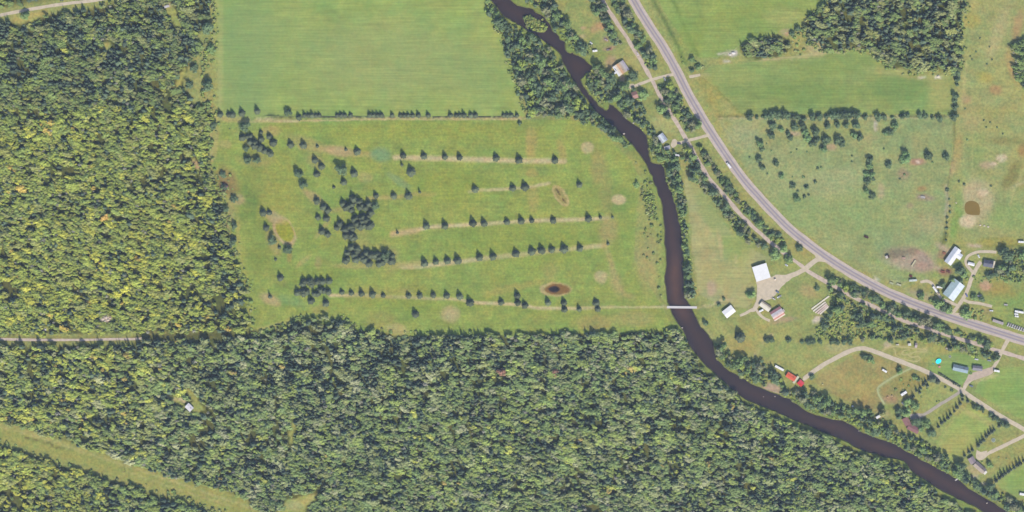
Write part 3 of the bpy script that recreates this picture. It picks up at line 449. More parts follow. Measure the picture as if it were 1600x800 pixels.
for P_ in (P_SEF1, P_SEF2, P_SEF3): struct('mown_field', sheet(P_, .05, 2.8, [MOWN]))

# ---------------------------------------------------------------- river
def water_mat(name, c1, c2, rough):
    m, n, l, b = mat_new(name)
    tc = n.new('ShaderNodeTexCoord')
    no = n.new('ShaderNodeTexNoise'); no.inputs['Scale'].default_value = .03; no.inputs['Detail'].default_value = 4
    l.new(tc.outputs['Object'], no.inputs['Vector'])
    cr = n.new('ShaderNodeValToRGB')
    cr.color_ramp.elements[0].position = .35; cr.color_ramp.elements[0].color = (*c1, 1)
    cr.color_ramp.elements[1].position = .65; cr.color_ramp.elements[1].color = (*c2, 1)
    l.new(no.outputs['Fac'], cr.inputs[0]); l.new(cr.outputs[0], b.inputs['Base Color'])
    b.inputs['Roughness'].default_value = rough
    b.inputs['Specular IOR Level'].default_value = .22
    n2 = n.new('ShaderNodeTexNoise'); n2.inputs['Scale'].default_value = .5; n2.inputs['Detail'].default_value = 4
    l.new(tc.outputs['Object'], n2.inputs['Vector'])
    bp = n.new('ShaderNodeBump'); bp.inputs['Strength'].default_value = .12; bp.inputs['Distance'].default_value = .3
    l.new(n2.outputs['Fac'], bp.inputs['Height']); l.new(bp.outputs[0], b.inputs['Normal'])
    return m, n, l, b, cr
WM, n, l, b, cr = water_mat('river_water', (.018, .014, .018), (.026, .015, .014), .12)
at = n.new('ShaderNodeAttribute'); at.attribute_name = 'col'
mx = n.new('ShaderNodeMix'); mx.data_type = 'RGBA'; mx.inputs['Factor'].default_value = .75
l.new(cr.outputs[0], mx.inputs['A']); l.new(at.outputs['Color'], mx.inputs['B']); l.new(mx.outputs['Result'], b.inputs['Base Color'])
me = sheet(RIVER, -1.2, 4.0, [WM])
co = np.zeros(len(me.vertices) * 3); me.vertices.foreach_get('co', co); co = co.reshape(-1, 3)
px_, py_ = co[:, 0] / S + 800, 400 - co[:, 1] / S
dd = np.minimum(polydist(px_, py_, RB_W[::2]), polydist(px_, py_, RB_E[::2]))
bed_bank_shade = (.35 + .65 * np.exp(-((py_ - 440) / 70) ** 2) + .25 * (px_ > 1250))[:, None] * np.clip(dd / 14, 0, 1)[:, None] ** 1.3 * (.35 + 1.1 * fbm(px_, py_, 24, 2)[:, None])  # reddish bed shows midstream; bank shade is painted in as darker edges
cc = np.ones((len(co), 4), np.float32); cc[:, :3] = np.array([.014, .009, .006]) * (1 - bed_bank_shade) + np.array([.060, .027, .012]) * bed_bank_shade
me.color_attributes['col'].data.foreach_set('color', cc.ravel())
struct('river', me)
BANKM = mat_plain('bank_earth', A(112, 118, 76), .95, .3, .4)
def skirt(pts, side, depth=-1.7, inset=1.6):
    P = [np.array(W(*p)) for p in pts]; V = []; F = []
    for i, p in enumerate(P):
        t = P[min(i + 1, len(P) - 1)] - P[max(i - 1, 0)]; t = t / (np.linalg.norm(t) + 1e-9)
        nrm = np.array([-t[1], t[0]]) * side
        q = p + nrm * inset * (.6 + .8 * vnoise(p[0], p[1], 7, 2)); V += [(p[0], p[1], 0), (q[0], q[1], depth)]
    for i in range(len(P) - 1): F.append((2 * i, 2 * i + 1, 2 * i + 3, 2 * i + 2))
    return V, F
for pts, sd in ((RB_W, 1), (RB_E, -1)):
    V, F = skirt(pts, sd)
    struct('river_bank', mesh_np('bank', V, F, [BANKM]))
isl = smooth(ISLAND + ISLAND[:1], 3)[:-1]
ic = np.mean([W(*p) for p in isl], 0)
def isl_z(x, y):
    d = polydist(x, y, [W(*p) for p in isl + isl[:1]])
    return -1.35 + np.clip(d / 3, 0, 1) * 1.4
struct('river_island', sheet(isl, 0, 1.5, [GRASS], zfun=isl_z))

# ---------------------------------------------------------------- roads, lanes and yards
def ribbon(name, pts, offs, z, mat, **p):
    """strip along a line; offs = lateral positions in metres"""
    P = [np.array(W(*q)) for q in pts]; V = []; F = []
    for i, q in enumerate(P):
        t = P[min(i + 1, len(P) - 1)] - P[max(i - 1, 0)]; t = t / (np.linalg.norm(t) + 1e-9)
        nrm = np.array([-t[1], t[0]])
        for k, o in enumerate(offs):
            e = (vnoise(q[0] + 40 * k, q[1], 5, 3) - .5) * p.get('rag', 0) if k in (0, len(offs) - 1) else 0
            V.append((*(q + nrm * (o + e)), z))
    m = len(offs)
    for i in range(len(P) - 1):
        for k in range(m - 1): F.append((i * m + k, (i + 1) * m + k, (i + 1) * m + k + 1, i * m + k + 1)[::-1])
    return struct(name, mesh_np(name, V, F, [mat]))
def dirt(name, c1, c2, fine=.12):
    m = mat_plain(name, (A(*c1) + A(*c2)) / 2, .95, fine, .25)
    return m
GRAVEL = dirt('shoulder_gravel', (212, 196, 182), (200, 184, 168))
ASPH = mat_plain('worn_asphalt', A(184, 174, 174), .9, .14, .12)
ASPH_T = mat_plain('worn_asphalt_wheelpath', A(163, 153, 157), .9, .06, .3)
PAINTW = mat_plain('road_paint_white', A(214, 206, 200), .7, .1, 2)
PAINTY = mat_plain('road_paint_yellow', A(206, 184, 138), .7, .1, 2)
LANE = dirt('gravel_lane', (216, 202, 178), (206, 191, 166))
DIRTL = dirt('dirt_trail', (214, 196, 180), (202, 184, 168), .16)
GREYL = dirt('grey_gravel', (186, 178, 164), (176, 166, 152))
ribbon('road_shoulder', ROAD, (-6.2, 0, 6.2), .10, GRAVEL, rag=1.0)
ribbon('road', ROAD, (-3.6, 0, 3.6), .14, ASPH)
for o in (-1.75, 1.75): ribbon('road_wheel_track', ROAD, (o - .75, o + .75), .16, ASPH_T)
for o in (-.22, .22): ribbon('road_marking', ROAD, (o - .09, o + .09), .18, PAINTY)
for o in (-3.3, 3.3): ribbon('road_marking', ROAD, (o - .09, o + .09), .18, PAINTW)
ribbon('rail_trail', TRAIL, (-2.3, 0, 2.3), .10, DIRTL, rag=1.6)
def lane(name, pts, hw, z, mat=LANE, rag=.7, n=4): ribbon(name, smooth(pts, n), (-hw, 0, hw), z, mat, rag=rag)
lane('gravel_road', [(1256, 592), (1265, 585), (1276, 577), (1290, 568), (1303, 561), (1318, 553), (1332, 547), (1348, 544), (1360, 547), (1376, 553), (1400, 562), (1426, 572), (1452, 583), (1476, 595), (1500, 608), (1520, 622), (1540, 635), (1560, 648), (1600, 671), (1660, 706)], 2.7, .11)
lane('driveway', [(1575, 531), (1571, 538), (1566, 548), (1556, 568), (1546, 581), (1530, 588), (1518, 593), (1510, 600), (1505, 610)], 2.2, .12)
lane('driveway', [(1503, 609), (1496, 615), (1482, 624), (1468, 632), (1454, 642), (1440, 650)], 1.9, .12, GREYL)
lane('driveway', [(1660, 650), (1600, 681), (1570, 696), (1545, 708), (1534, 716)], 2.2, .115)
lane('driveway', [(1052, 116), (1035, 120), (1017, 125), (1000, 131), (985, 137)], 1.8, .115)
lane('driveway', [(1108, 211), (1096, 214), (1085, 217), (1073, 220), (1063, 223), (1054, 223), (1050, 229)], 1.8, .115)
lane('driveway', [(1484, 494), (1495, 481), (1505, 467), (1512, 452), (1517, 438), (1522, 426), (1528, 415), (1533, 409)], 2.4, .115)
lane('driveway', [(1520, 425), (1512, 416), (1509, 408), (1512, 401), (1520, 396), (1532, 393), (1557, 394)], 1.8, .112)
lane('driveway', [(1495, 477), (1482, 471), (1470, 465), (1462, 452), (1456, 443), (1448, 439), (1438, 441)], 1.8, .112)
lane('driveway', [(1506, 469), (1515, 472), (1530, 474), (1550, 479)], 1.8, .112)
lane('driveway', [(1282, 402), (1270, 410), (1258, 420), (1243, 428), (1228, 433), (1214, 440)], 3.0, .112)
lane('driveway', [(1181, 483), (1186, 490), (1194, 497), (1203, 501)], 1.6, .112)
lane('driveway', [(1176, 483), (1166, 489), (1156, 493)], 1.6, .112)
lane('field_track', [(1077, 120), (1084, 119), (1094, 117)], 1.6, .112)
lane('dirt_lane', [(-40, 527), (0, 530), (60, 531), (130, 531), (175, 530), (205, 530), (222, 529)], 1.5, .10, DIRTL)
lane('gravel_road', [(-40, 36), (0, 24), (50, 14), (100, 6), (150, 0), (200, -10)], 2.0, .10)
TRACKM = dirt('worn_grass_track', (184, 186, 140), (176, 182, 132))
BIKEM = dirt('bare_track', (196, 188, 134), (188, 180, 126))
lane('grass_track', [(1424, 575), (1412, 581), (1396, 589), (1380, 599), (1372, 606), (1373, 616), (1382, 632)], 1.1, .112, TRACKM)
for q_ in ([(1378, 549), (1386, 544), (1400, 541.5), (1440, 545.5), (1448, 547), (1445, 550), (1434, 549.5), (1424, 552), (1414, 554.5), (1409, 552), (1413, 547.5), (1422, 546.5)], [(1396, 545), (1399, 549), (1400, 555), (1408, 560), (1418, 562.5), (1430, 565), (1437, 562), (1436, 557.5), (1425, 558), (1419, 554.5)]):
    lane('dirt_bike_track', q_, .62, .112, BIKEM)
def yard(name, poly, z, mat, rag=.6):
    P = smooth(poly + poly[:1], 4)[:-1]
    P = [(x + rag * (vnoise(x, y, 4, 1) - .5) * 2, y + rag * (vnoise(x, y, 4, 6) - .5) * 2) for x, y in P]
    me = sheet(P, z, 6.0, [mat]); return struct(name, me)
yard('gravel_yard', [(1181, 440), (1203, 434), (1216, 429), (1236, 430), (1246, 428), (1236, 436), (1222, 447), (1212, 460), (1203, 468), (1192, 471), (1184, 481), (1178, 487), (1170, 487), (1178, 478), (1182, 466), (1183, 452)], .13, LANE)
yard('gravel_yard', [(1500, 489), (1492, 500), (1484, 497), (1478, 492), (1488, 489)], .13, LANE)
yard('gravel_yard', [(1263, 420), (1275, 409), (1289, 409), (1283, 401), (1272, 394), (1274, 404), (1262, 414)], .13, LANE)
yard('gravel_yard', [(1513, 585), (1530, 579), (1545, 575), (1552, 572), (1550, 584), (1535, 590), (1515, 596), (1505, 603)], .13, dirt('pinkish_gravel', (204, 186, 168), (194, 176, 158)))
yard('gravel_yard', [(1422, 648), (1432, 646), (1442, 647), (1440, 653), (1430, 656), (1423, 655)], .13, GREYL)
yard('gravel_yard', [(1526, 703), (1534, 706), (1543, 704), (1538, 712), (1534, 719), (1525, 716)], .13, LANE)
yard('gravel_yard', [(980, 133), (990, 131), (992, 137), (985, 139), (978, 138)], .13, LANE)
yard('gravel_yard', [(1051, 218), (1056, 217), (1058, 225), (1052, 231), (1048, 226)], .13, LANE)
yard('gravel_yard', [(1253, 593), (1258, 587), (1268, 581), (1272, 582), (1262, 591), (1257, 595)], .13, LANE)
def pond(name, pts, c, z=.1):
    P = smooth(pts + pts[:1], 4)[:-1]
    me = sheet(P, z, 6, [water_mat(name + '_water', c, tuple(v * 1.25 for v in c), .15)[0]]); struct(name, me)
pond('farm_pond', [(1507, 323), (1509, 317), (1515, 314), (1524, 315), (1530, 321), (1531, 334), (1526, 336), (1513, 335), (1508, 330)], tuple(A(136, 118, 80)))
# ---------------------------------------------------------------- trees: meshes
def leaf_mat(name, mode):
    m, n, l, b = mat_new(name)
    if mode == 'stuff':
        at = n.new('ShaderNodeAttribute'); at.attribute_type = 'INSTANCER'; at.attribute_name = 'tint'; src = at.outputs['Color']
    else:
        oi = n.new('ShaderNodeObjectInfo'); src = oi.outputs['Color']
    ge = n.new('ShaderNodeNewGeometry')
    mr = n.new('ShaderNodeMapRange'); mr.inputs[3].default_value = .74; mr.inputs[4].default_value = 1.26
    l.new(ge.outputs['Random Per Island'], mr.inputs[0])
    sc = n.new('ShaderNodeVectorMath'); sc.operation = 'SCALE'
    l.new(src, sc.inputs[0]); l.new(mr.outputs[0], sc.inputs['Scale'])
    l.new(sc.outputs[0], b.inputs['Base Color'])
    b.inputs['Roughness'].default_value = .75
    b.inputs['Specular IOR Level'].default_value = .25
    return m
LEAF_S = leaf_mat('foliage_wood', 'stuff'); LEAF_I = leaf_mat('foliage_tree', 'one')
BARK = mat_plain('bark', (.11, .085, .065), .95, .3, 3)
BARKG = mat_plain('grey_bark', (.24, .22, .2), .95, .3, 3)

ICO_V, ICO_F = [], []
def _ico():
    bm = bmesh.new(); bmesh.ops.create_icosphere(bm, subdivisions=1, radius=1)
    v = np.array([q.co[:] for q in bm.verts]); f = [[w.index for w in q.verts] for q in bm.faces]; bm.free(); return v, f
ICO_V, ICO_F = _ico()

def quad(V, F, c, nrm, size, r, tri=False):
    nrm = nrm / (np.linalg.norm(nrm) + 1e-9)
    a = np.cross(nrm, r.normal(size=3)); a /= np.linalg.norm(a) + 1e-9; b = np.cross(nrm, a)
    k = len(V); s = size
    V += [c + a * s * .6, c + b * s * .45 - nrm * s * .12, c - a * s * .6, c - b * s * .45 - nrm * s * .12]
    F.append((k, k + 1, k + 2, k + 3))

def broadleaf(seed, R=3.1, H=9.5, nl=8, leaves=230, flat=.8):
    r = np.random.default_rng(seed); V = []; F = []
    lobes = []
    for i in range(nl):
        a = 2 * math.pi * (i + r.random() * .7) / nl * 2.1
        d = R * (.12 if i == 0 else r.uniform(.32, .72))
        lobes.append((d * math.cos(a), d * math.sin(a), H - R * (.75 if i == 0 else r.uniform(.85, 1.75)), R * r.uniform(.32, .52)))
    for (x, y, z, q) in lobes:
        k = len(V); jit = r.uniform(.72, .98, len(ICO_V))
        V += [np.array((x, y, z)) + v * q * .82 * j * np.array((1, 1, flat)) for v, j in zip(ICO_V, jit)]
        F += [tuple(i + k for i in f) for f in ICO_F]
    w = np.array([q[3] ** 2 for q in lobes]); w /= w.sum()
    for i in range(leaves):
        x, y, z, q = lobes[r.choice(len(lobes), p=w)]
        d = r.normal(size=3); d[2] = d[2] * .8 + .35; d /= np.linalg.norm(d)
        c = np.array((x, y, z)) + d * q * r.uniform(.78, 1.16) * np.array((1, 1, flat))
        quad(V, F, c, d + r.normal(size=3) * .4 + np.array((0, -.12, .5)), r.uniform(.7, 1.25), r)
    return V, F

def trunk(seed, H, r0, limbs=4, lean=.15):
    r = np.random.default_rng(seed); m = MB()
    top = Vector((r.normal() * lean, r.normal() * lean, H))
    m.tube((0, 0, -.2), top, r0, r0 * .35)
    for i in range(limbs):
        t = r.uniform(.45, .85); a = r.random() * 6.28; p = Vector((0, 0, -.2)).lerp(top, t)
        m.tube(p, p + Vector((math.cos(a) * H * .2, math.sin(a) * H * .2, H * .16)), r0 * .4, r0 * .12, 5)
    return m.V, m.F

def spruce(seed, R=3.5, H=8.6, tiers=8, nb=11, core=.52):
    """conifer: drooping whorls of branch sprays round a solid needle core"""
    r = np.random.default_rng(seed); V = []; F = []
    n = 9; k = len(V)
    prof = [(R * core, .5), (R * core * .78, H * .3), (R * core * .5, H * .6), (.05, H)]
    for (q, z) in prof:
        for i in range(n):
            a = 2 * math.pi * i / n; V.append(np.array((q * math.cos(a) * r.uniform(.85, 1.1), q * math.sin(a) * r.uniform(.85, 1.1), z)))
    for t in range(3):
        for i in range(n): F.append((k + t * n + i, k + t * n + (i + 1) % n, k + (t + 1) * n + (i + 1) % n, k + (t + 1) * n + i))
    for t in range(tiers):
        f = t / tiers; z0 = .7 + f * H * .9; L = R * (1 - f) ** .85 + .25
        for i in range(max(5, int(nb * (1 - .5 * f)))):
            a = 2 * math.pi * (i + r.random() * .8) / max(5, int(nb * (1 - .5 * f))) + t
            l_ = L * r.uniform(.72, 1.1); w = l_ * .26 + .12
            u = np.array((math.cos(a), math.sin(a), 0)); v = np.array((-u[1], u[0], 0)); up = np.array((0, 0, 1.))
            o = up * (z0 + r.normal() * .12)
            k = len(V)
            V += [o + u * .1, o + u * l_ * .55 + v * w + up * (.02 - l_ * .10), o + u * l_ - up * l_ * .2, o + u * l_ * .55 - v * w + up * (.02 - l_ * .10), o + u * l_ * .6 + up * (.18 * l_ * .6)]
            F += [(k, k + 1, k + 4), (k + 1, k + 2, k + 4), (k + 2, k + 3, k + 4), (k + 3, k, k + 4)]
    return V, F

def snag(seed, H=8):
    r = np.random.default_rng(seed); V = []; F = []
    m = MB(); m.tube((0, 0, -.2), (0, 0, H), .16, .04, 5)
    for i in range(16):
        a = r.random() * 6.28; z = H * r.uniform(.3, .95); l_ = (H - z) * .35 + .8
        m.tube((0, 0, z), (math.cos(a) * l_, math.sin(a) * l_, z + l_ * .2), .09, .03, 4)
    V = [np.array(v) for v in m.V]; F = list(m.F)
    for i in range(60):
        a = r.random() * 6.28; z = H * r.uniform(.4, .95); d = ((H - z) * .35 + .7) * r.uniform(.3, 1)
        quad(V, F, np.array((math.cos(a) * d, math.sin(a) * d, z)), r.normal(size=3) + np.array((0, 0, 1)), r.uniform(.5, .9), r)
    return V, F

def shrub(seed, R=1.3, leaves=60):
    r = np.random.default_rng(seed); V = []; F = []
    for q in range(3):
        c = np.array((r.normal() * R * .4, r.normal() * R * .4, R * r.uniform(.4, .7))); k = len(V)
        V += [c + v * R * .5 * r.uniform(.8, 1.1) for v in ICO_V]; F += [tuple(i + k for i in f) for f in ICO_F]
    for i in range(leaves):
        d = r.normal(size=3); d[2] = abs(d[2]); d /= np.linalg.norm(d)
        quad(V, F, d * R * r.uniform(.6, 1.05) * np.array((1, 1, .85)) + np.array((0, 0, .15)), d + r.normal(size=3) * .5, r.uniform(.4, .75), r)
    return V, F

def both(crown, tr, leafm, barkm):
    V, F = crown; V2, F2 = tr
    k = len(V)
    return mesh_np('wood_tree', list(V) + list(V2), list(F) + [tuple(i + k for i in f) for f in F2], [leafm, barkm], fmat=[0] * len(F) + [1] * len(F2))

# source trees of the woods; only their copies on the points below are drawn
SRC = bpy.data.collections.new('wood_sources')
def src(name, me):
    o = bpy.data.objects.new(name, me); SRC.objects.link(o)
for i in range(5): src('wood_a_broadleaf_%d' % i, both(broadleaf(20 + i, R=3.5 + .2 * i, H=8.6 + .4 * i, nl=6 + i % 3, leaves=170), trunk(20 + i, 6.5, .2, 3), LEAF_S, BARK))
for i in range(3): src('wood_b_spruce_%d' % i, both(spruce(40 + i, R=2.9 + .2 * i, H=9.5 + .8 * i, tiers=8, nb=10, core=.6), trunk(40 + i, 6, .18, 0), LEAF_S, BARK))
src('wood_c_snag', both(snag(50), trunk(50, 5, .15, 2), LEAF_S, BARKG))
for i in range(2): src('wood_d_shrub_%d' % i, both(shrub(60 + i, 1.5, 70), trunk(60, .6, .08, 0), LEAF_S, BARK))
NBROAD, NSPR, SNAG, SHR = 5, 3, 8, 9

ng = bpy.data.node_groups.new('plant_wood', 'GeometryNodeTree')
ng.interface.new_socket('Geometry', in_out='INPUT', socket_type='NodeSocketGeometry')
ng.interface.new_socket('Geometry', in_out='OUTPUT', socket_type='NodeSocketGeometry')
gi = ng.nodes.new('NodeGroupInput'); go = ng.nodes.new('NodeGroupOutput')
ci = ng.nodes.new('GeometryNodeCollectionInfo'); ci.inputs['Collection'].default_value = SRC
ci.inputs['Separate Children'].default_value = True; ci.inputs['Reset Children'].default_value = True
iop = ng.nodes.new('GeometryNodeInstanceOnPoints'); iop.inputs['Pick Instance'].default_value = True
def nattr(nm, ty):
    q = ng.nodes.new('GeometryNodeInputNamedAttribute'); q.data_type = ty; q.inputs['Name'].default_value = nm; return q.outputs['Attribute']
ng.links.new(gi.outputs[0], iop.inputs['Points']); ng.links.new(ci.outputs[0], iop.inputs['Instance'])
ng.links.new(nattr('idx', 'INT'), iop.inputs['Instance Index'])
ng.links.new(nattr('rot', 'FLOAT_VECTOR'), iop.inputs['Rotation'])
ng.links.new(nattr('scl', 'FLOAT_VECTOR'), iop.inputs['Scale'])
ng.links.new(iop.outputs[0], go.inputs[0])

def plant_mass(name, label, cat, px, py, idx, scl, tint, yfac=None):
    n_ = len(px)
    X = (px - 800) * S; Y = (400 - py) * S
    me = bpy.data.meshes.new(name)
    me.vertices.add(n_)
    me.vertices.foreach_set('co', np.column_stack([X, Y, np.zeros(n_)]).astype(np.float32).ravel())
    a = me.attributes.new('idx', 'INT', 'POINT'); a.data.foreach_set('value', idx.astype(np.int32))
    a = me.attributes.new('rot', 'FLOAT_VECTOR', 'POINT'); r = RNG.normal(0, .06, (n_, 3)); r[:, 2] = RNG.uniform(0, 6.28, n_); a.data.foreach_set('vector', r.astype(np.float32).ravel())
    a = me.attributes.new('scl', 'FLOAT_VECTOR', 'POINT'); a.data.foreach_set('vector', scl.astype(np.float32).ravel())
    a = me.attributes.new('tint', 'FLOAT_COLOR', 'POINT'); a.data.foreach_set('color', np.column_stack([tint, np.ones(n_)]).astype(np.float32).ravel())
    o = link(name, me, kind='stuff', label=label, category=cat)
    md = o.modifiers.new('plants', 'NODES'); md.node_group = ng
    return o

def scatter(poly, spacing, jit=.42, seed=0):
    p = np.asarray(poly, float); lo, hi = p.min(0), p.max(0)
    lo = np.maximum(lo, (-45, -48)); hi = np.minimum(hi, (1645, 848))
    r = np.random.default_rng(seed)
    xs = np.arange(lo[0], hi[0], spacing); ys = np.arange(lo[1], hi[1], spacing * .866)
    X, Y = np.meshgrid(xs, ys); X = X + (np.arange(len(ys)) % 2)[:, None] * spacing * .5
    X = (X + r.uniform(-jit, jit, X.shape) * spacing).ravel(); Y = (Y + r.uniform(-jit, jit, Y.shape) * spacing).ravel()
    k = inpoly(X + (fbm(X, Y, 9, 2) - .5) * 9, Y + (fbm(X, Y, 9, 5) - .5) * 9, poly)
    for g in GLADES: k &= ~inpoly(X, Y, g) & (polydist(X, Y, g + g[:1]) > 2.6)
    return X[k], Y[k], r

C_YEL = np.array((.31, .30, .035)); C_LIME = np.array((.18, .225, .036)); C_GRN = np.array((.110, .165, .046)); C_DK = np.array((.056, .084, .034))
C_GREY = np.array((.175, .182, .084)); C_OLV = np.array((.18, .18, .052)); C_SPR = np.array((.052, .064, .032)); C_WSP = np.array((.040, .058, .030)); C_ORG = np.array((.42, .26, .06)); C_RED = np.array((.36, .07, .04)); C_PALE = np.array((.29, .27, .17)); C_BLG = np.array((.090, .145, .046))

def wood(name, label, poly, spacing, mix, spr, seed, dens=1.0, big=1.0, edge=True, gap=.16):
    """mix: function(px,py,r) -> tint of the broadleaves"""
    x, y, r = scatter(poly, spacing, seed=seed)
    f = fbm(x, y, 26, seed + 1)
    keep = (r.random(len(x)) < dens) & ~((fbm(x, y, 38, seed + 12) > .62) & (r.random(len(x)) < .42)) & ~((fbm(x, y, 11, seed + 4) > .64) & (r.random(len(x)) < .75)) & ~(r.random(len(x)) < gap * .3)
    x, y, f = x[keep], y[keep], f[keep]
    n_ = len(x)
    sprp = spr(x, y) * (.3 + 2.6 * np.clip((fbm(x, y, 15, seed + 7) - .46) * 4, 0, 1))
    u = r.random(n_)
    idx = r.integers(0, NBROAD, n_)
    isS = u < sprp
    idx[isS] = NBROAD + r.integers(0, NSPR, isS.sum())
    isD = (~isS) & (r.random(n_) < .05)
    idx[isD] = SNAG
    tint = mix(x, y, r)
    tint[isS] = C_WSP * r.uniform(.7, 1.7, (isS.sum(), 1))
    tint[isD] = np.array((.19, .18, .13)) * r.uniform(.7, 1.3, (isD.sum(), 1))
    s = r.lognormal(0, .36, n_).clip(.5, 2.3) * big * spacing / 5.9
    s[isS] *= .92
    hz = .66 * r.uniform(.88, 1.12, n_) * (.6 + .8 * fbm(x, y, 16, seed + 9)) + .22 * s
    hz[isS] *= 1.2
    hz[(polydist(x, y, [(0, 541), (212, 538), (222, 531), (400, 527)]) < 4)] *= 1.4
    for d in (3, 5, 8, 11, 14):          # lower growth where clearings lie open to the sun
        for gl in GLADES: hz[inpoly(x - .3 * d, y - .95 * d, gl)] *= .72
    sc = np.column_stack([s * r.uniform(1.05, 1.45, n_), s * r.uniform(.75, .98, n_), hz])
    o = plant_mass(name, label, 'woodland', x, y, idx, sc, tint)
    # keep crowns elongated east-west: small turns only
    a = o.data.attributes['rot']; rr = np.zeros((n_, 3), np.float32); rr[:, :2] = r.normal(0, .05, (n_, 2)); rr[:, 2] = r.normal(0, .3, n_) + math.pi * (r.random(n_) < .5)
    a.data.foreach_set('vector', rr.ravel())
    return o

def pick(r, n_, cols, w):
    k = r.choice(len(cols), n_, p=np.asarray(w) / sum(w)); return np.array(cols)[k]
def blendw(x, y, r, sets):
    """sets: list of (weight array, [colours], [weights])"""
    Wt = np.stack([np.broadcast_to(s[0], x.shape) for s in sets], 1); Wt = Wt / Wt.sum(1, keepdims=True)
    pn = fbm(x, y, 17, 41); pn = np.argsort(np.argsort(pn)) / len(pn)          # stands of one kind
    u = ((.5 * r.random(len(x)) + .75 * pn) % 1.0)[:, None]; k = (u > np.cumsum(Wt, 1)).sum(1).clip(0, len(sets) - 1)
    out = np.zeros((len(x), 3))
    for i, s in enumerate(sets):
        m = k == i; out[m] = pick(r, m.sum(), s[1], s[2])
    reg = sum(Wt[:, i:i + 1] * np.average(np.asarray(s[1]), axis=0, weights=s[2])[None] for i, s in enumerate(sets))
    out = out * .58 + reg * .42
    return out * (np.array((.90, .92, .84)) if len(sets) == 3 and len(sets[1][1]) == 4 else np.array((.95, .92, .72))) * r.uniform(.82, 1.18, (len(x), 1)) * (.78 + .44 * fbm(x, y, 30, 5))[:, None]
def g(x, y, cx, cy, rx, ry): return np.exp(-((x - cx) / rx) ** 2 - ((y - cy) / ry) ** 2)

def mix_west(x, y, r):
    yel = .3 + 1.5 * g(x, y, 200, 430, 170, 90) + .7 * g(x, y, 60, 240, 150, 60) + .5 * g(x, y, 250, 350, 120, 50) + .4 * g(x, y, 60, 440, 90, 90)
    top = 3.2 * np.clip((185 - y) / 60, 0, 1) + .5 * g(x, y, 60, 360, 90, 40)
    grn = 1.0 + .6 * g(x, y, 150, 310, 120, 40)
    return blendw(x, y, r, [(yel, [C_YEL, C_LIME, C_OLV, C_ORG], [.34, .48, .16, .03]), (top, [C_BLG * .85, C_GREY * .85, C_GRN * .85, C_OLV * .8, C_DK], [.32, .28, .22, .12, .16]), (grn, [C_LIME, C_GRN, C_OLV, C_GREY], [.4, .35, .15, .12])])
def mix_south(x, y, r):
    yel = .16 + 3.6 * g(x, y, 90, 600, 140, 75) + .5 * g(x, y, 160, 650, 90, 60) + .25 * g(x, y, 950, 700, 160, 60) + .2 * g(x, y, 660, 720, 60, 30)
    gry = .75 + 2.6 * g(x, y, 500, 508, 70, 14) + .5 * g(x, y, 700, 560, 300, 60) + .5 * g(x, y, 560, 600, 200, 80) + .5 * g(x, y, 340, 660, 90, 60) + .6 * g(x, y, 1040, 770, 160, 40)
    grn = 1.0 + .5 * g(x, y, 760, 640, 160, 80) + .4 * g(x, y, 1250, 720, 140, 50)
    return blendw(x, y, r, [(yel, [C_YEL * 1.1, C_LIME * 1.1, C_OLV, C_ORG], [.36, .45, .15, .04]), (gry, [C_GREY, C_PALE, C_BLG, C_OLV], [.4, .2, .22, .18]), (grn, [C_LIME, C_GRN, C_BLG, C_GREY], [.38, .36, .13, .13])])
def mix_ne(x, y, r): return blendw(x, y, r, [(1.0, [C_GREY, C_BLG, C_GRN, C_OLV, C_DK], [.34, .26, .2, .14, .06])])

wood('woodland', 'yellowing mixed woodland filling the west side of the scene beside the golf course', W_WEST, 4.7, mix_west,
     lambda x, y: .10 + .34 * np.clip((190 - y) / 70, 0, 1) + .5 * g(x, y, 360, 430, 25, 90) + .35 * g(x, y, 345, 350, 22, 60), 101)
wood('woodland', 'dense grey-green mixed woodland south of the golf course, reaching the river', W_SOUTH, 4.6, mix_south,
     lambda x, y: .20 + .25 * g(x, y, 560, 560, 200, 60) + .5 * np.exp(-((polydist(x, y, [(440, 512), (500, 496), (560, 512), (700, 525), (1040, 518)])) / 8) ** 2) + .45 * np.exp(-((polydist(x, y, [(0, 548), (212, 546), (224, 538), (400, 531)])) / 5) ** 2), 102)
wood('woodland', 'woodland corner with golden crowns below the power line cut', W_SW, 5.2, lambda x, y, r: blendw(x, y, r, [(1.4 * np.clip((190 - x) / 120, 0.05, 1), [C_YEL, C_LIME, C_OLV, C_GREY], [.4, .38, .15, .1]), (.7, [C_GRN, C_BLG, C_LIME, C_GREY], [.35, .25, .2, .2])]),
     lambda x, y: .06 + .35 * np.clip((x - 110) / 150, 0, 1), 103)
wood('woodland', 'grey-green wood between the two fields in the north-east', W_NE, 4.9, mix_ne, lambda x, y: .33 + 0 * x, 104, dens=.8)
wood('woodland', 'small dense grove at the west end of the north-east wood', W_GROVE, 4.7, mix_ne, lambda x, y: .4 + 0 * x, 105)
wood('woodland', 'wood at the east edge of the farm pasture', W_EAST, 4.9, lambda x, y, r: blendw(x, y, r, [(1.0, [C_GRN, C_BLG, C_GREY], [.5, .3, .2])]), lambda x, y: .1 + 0 * x, 106)
wood('woodland', 'scattered trees beyond the gravel road in the north-west corner', W_TOP, 8.5, mix_west, lambda x, y: .2 + 0 * x, 107, dens=.5)

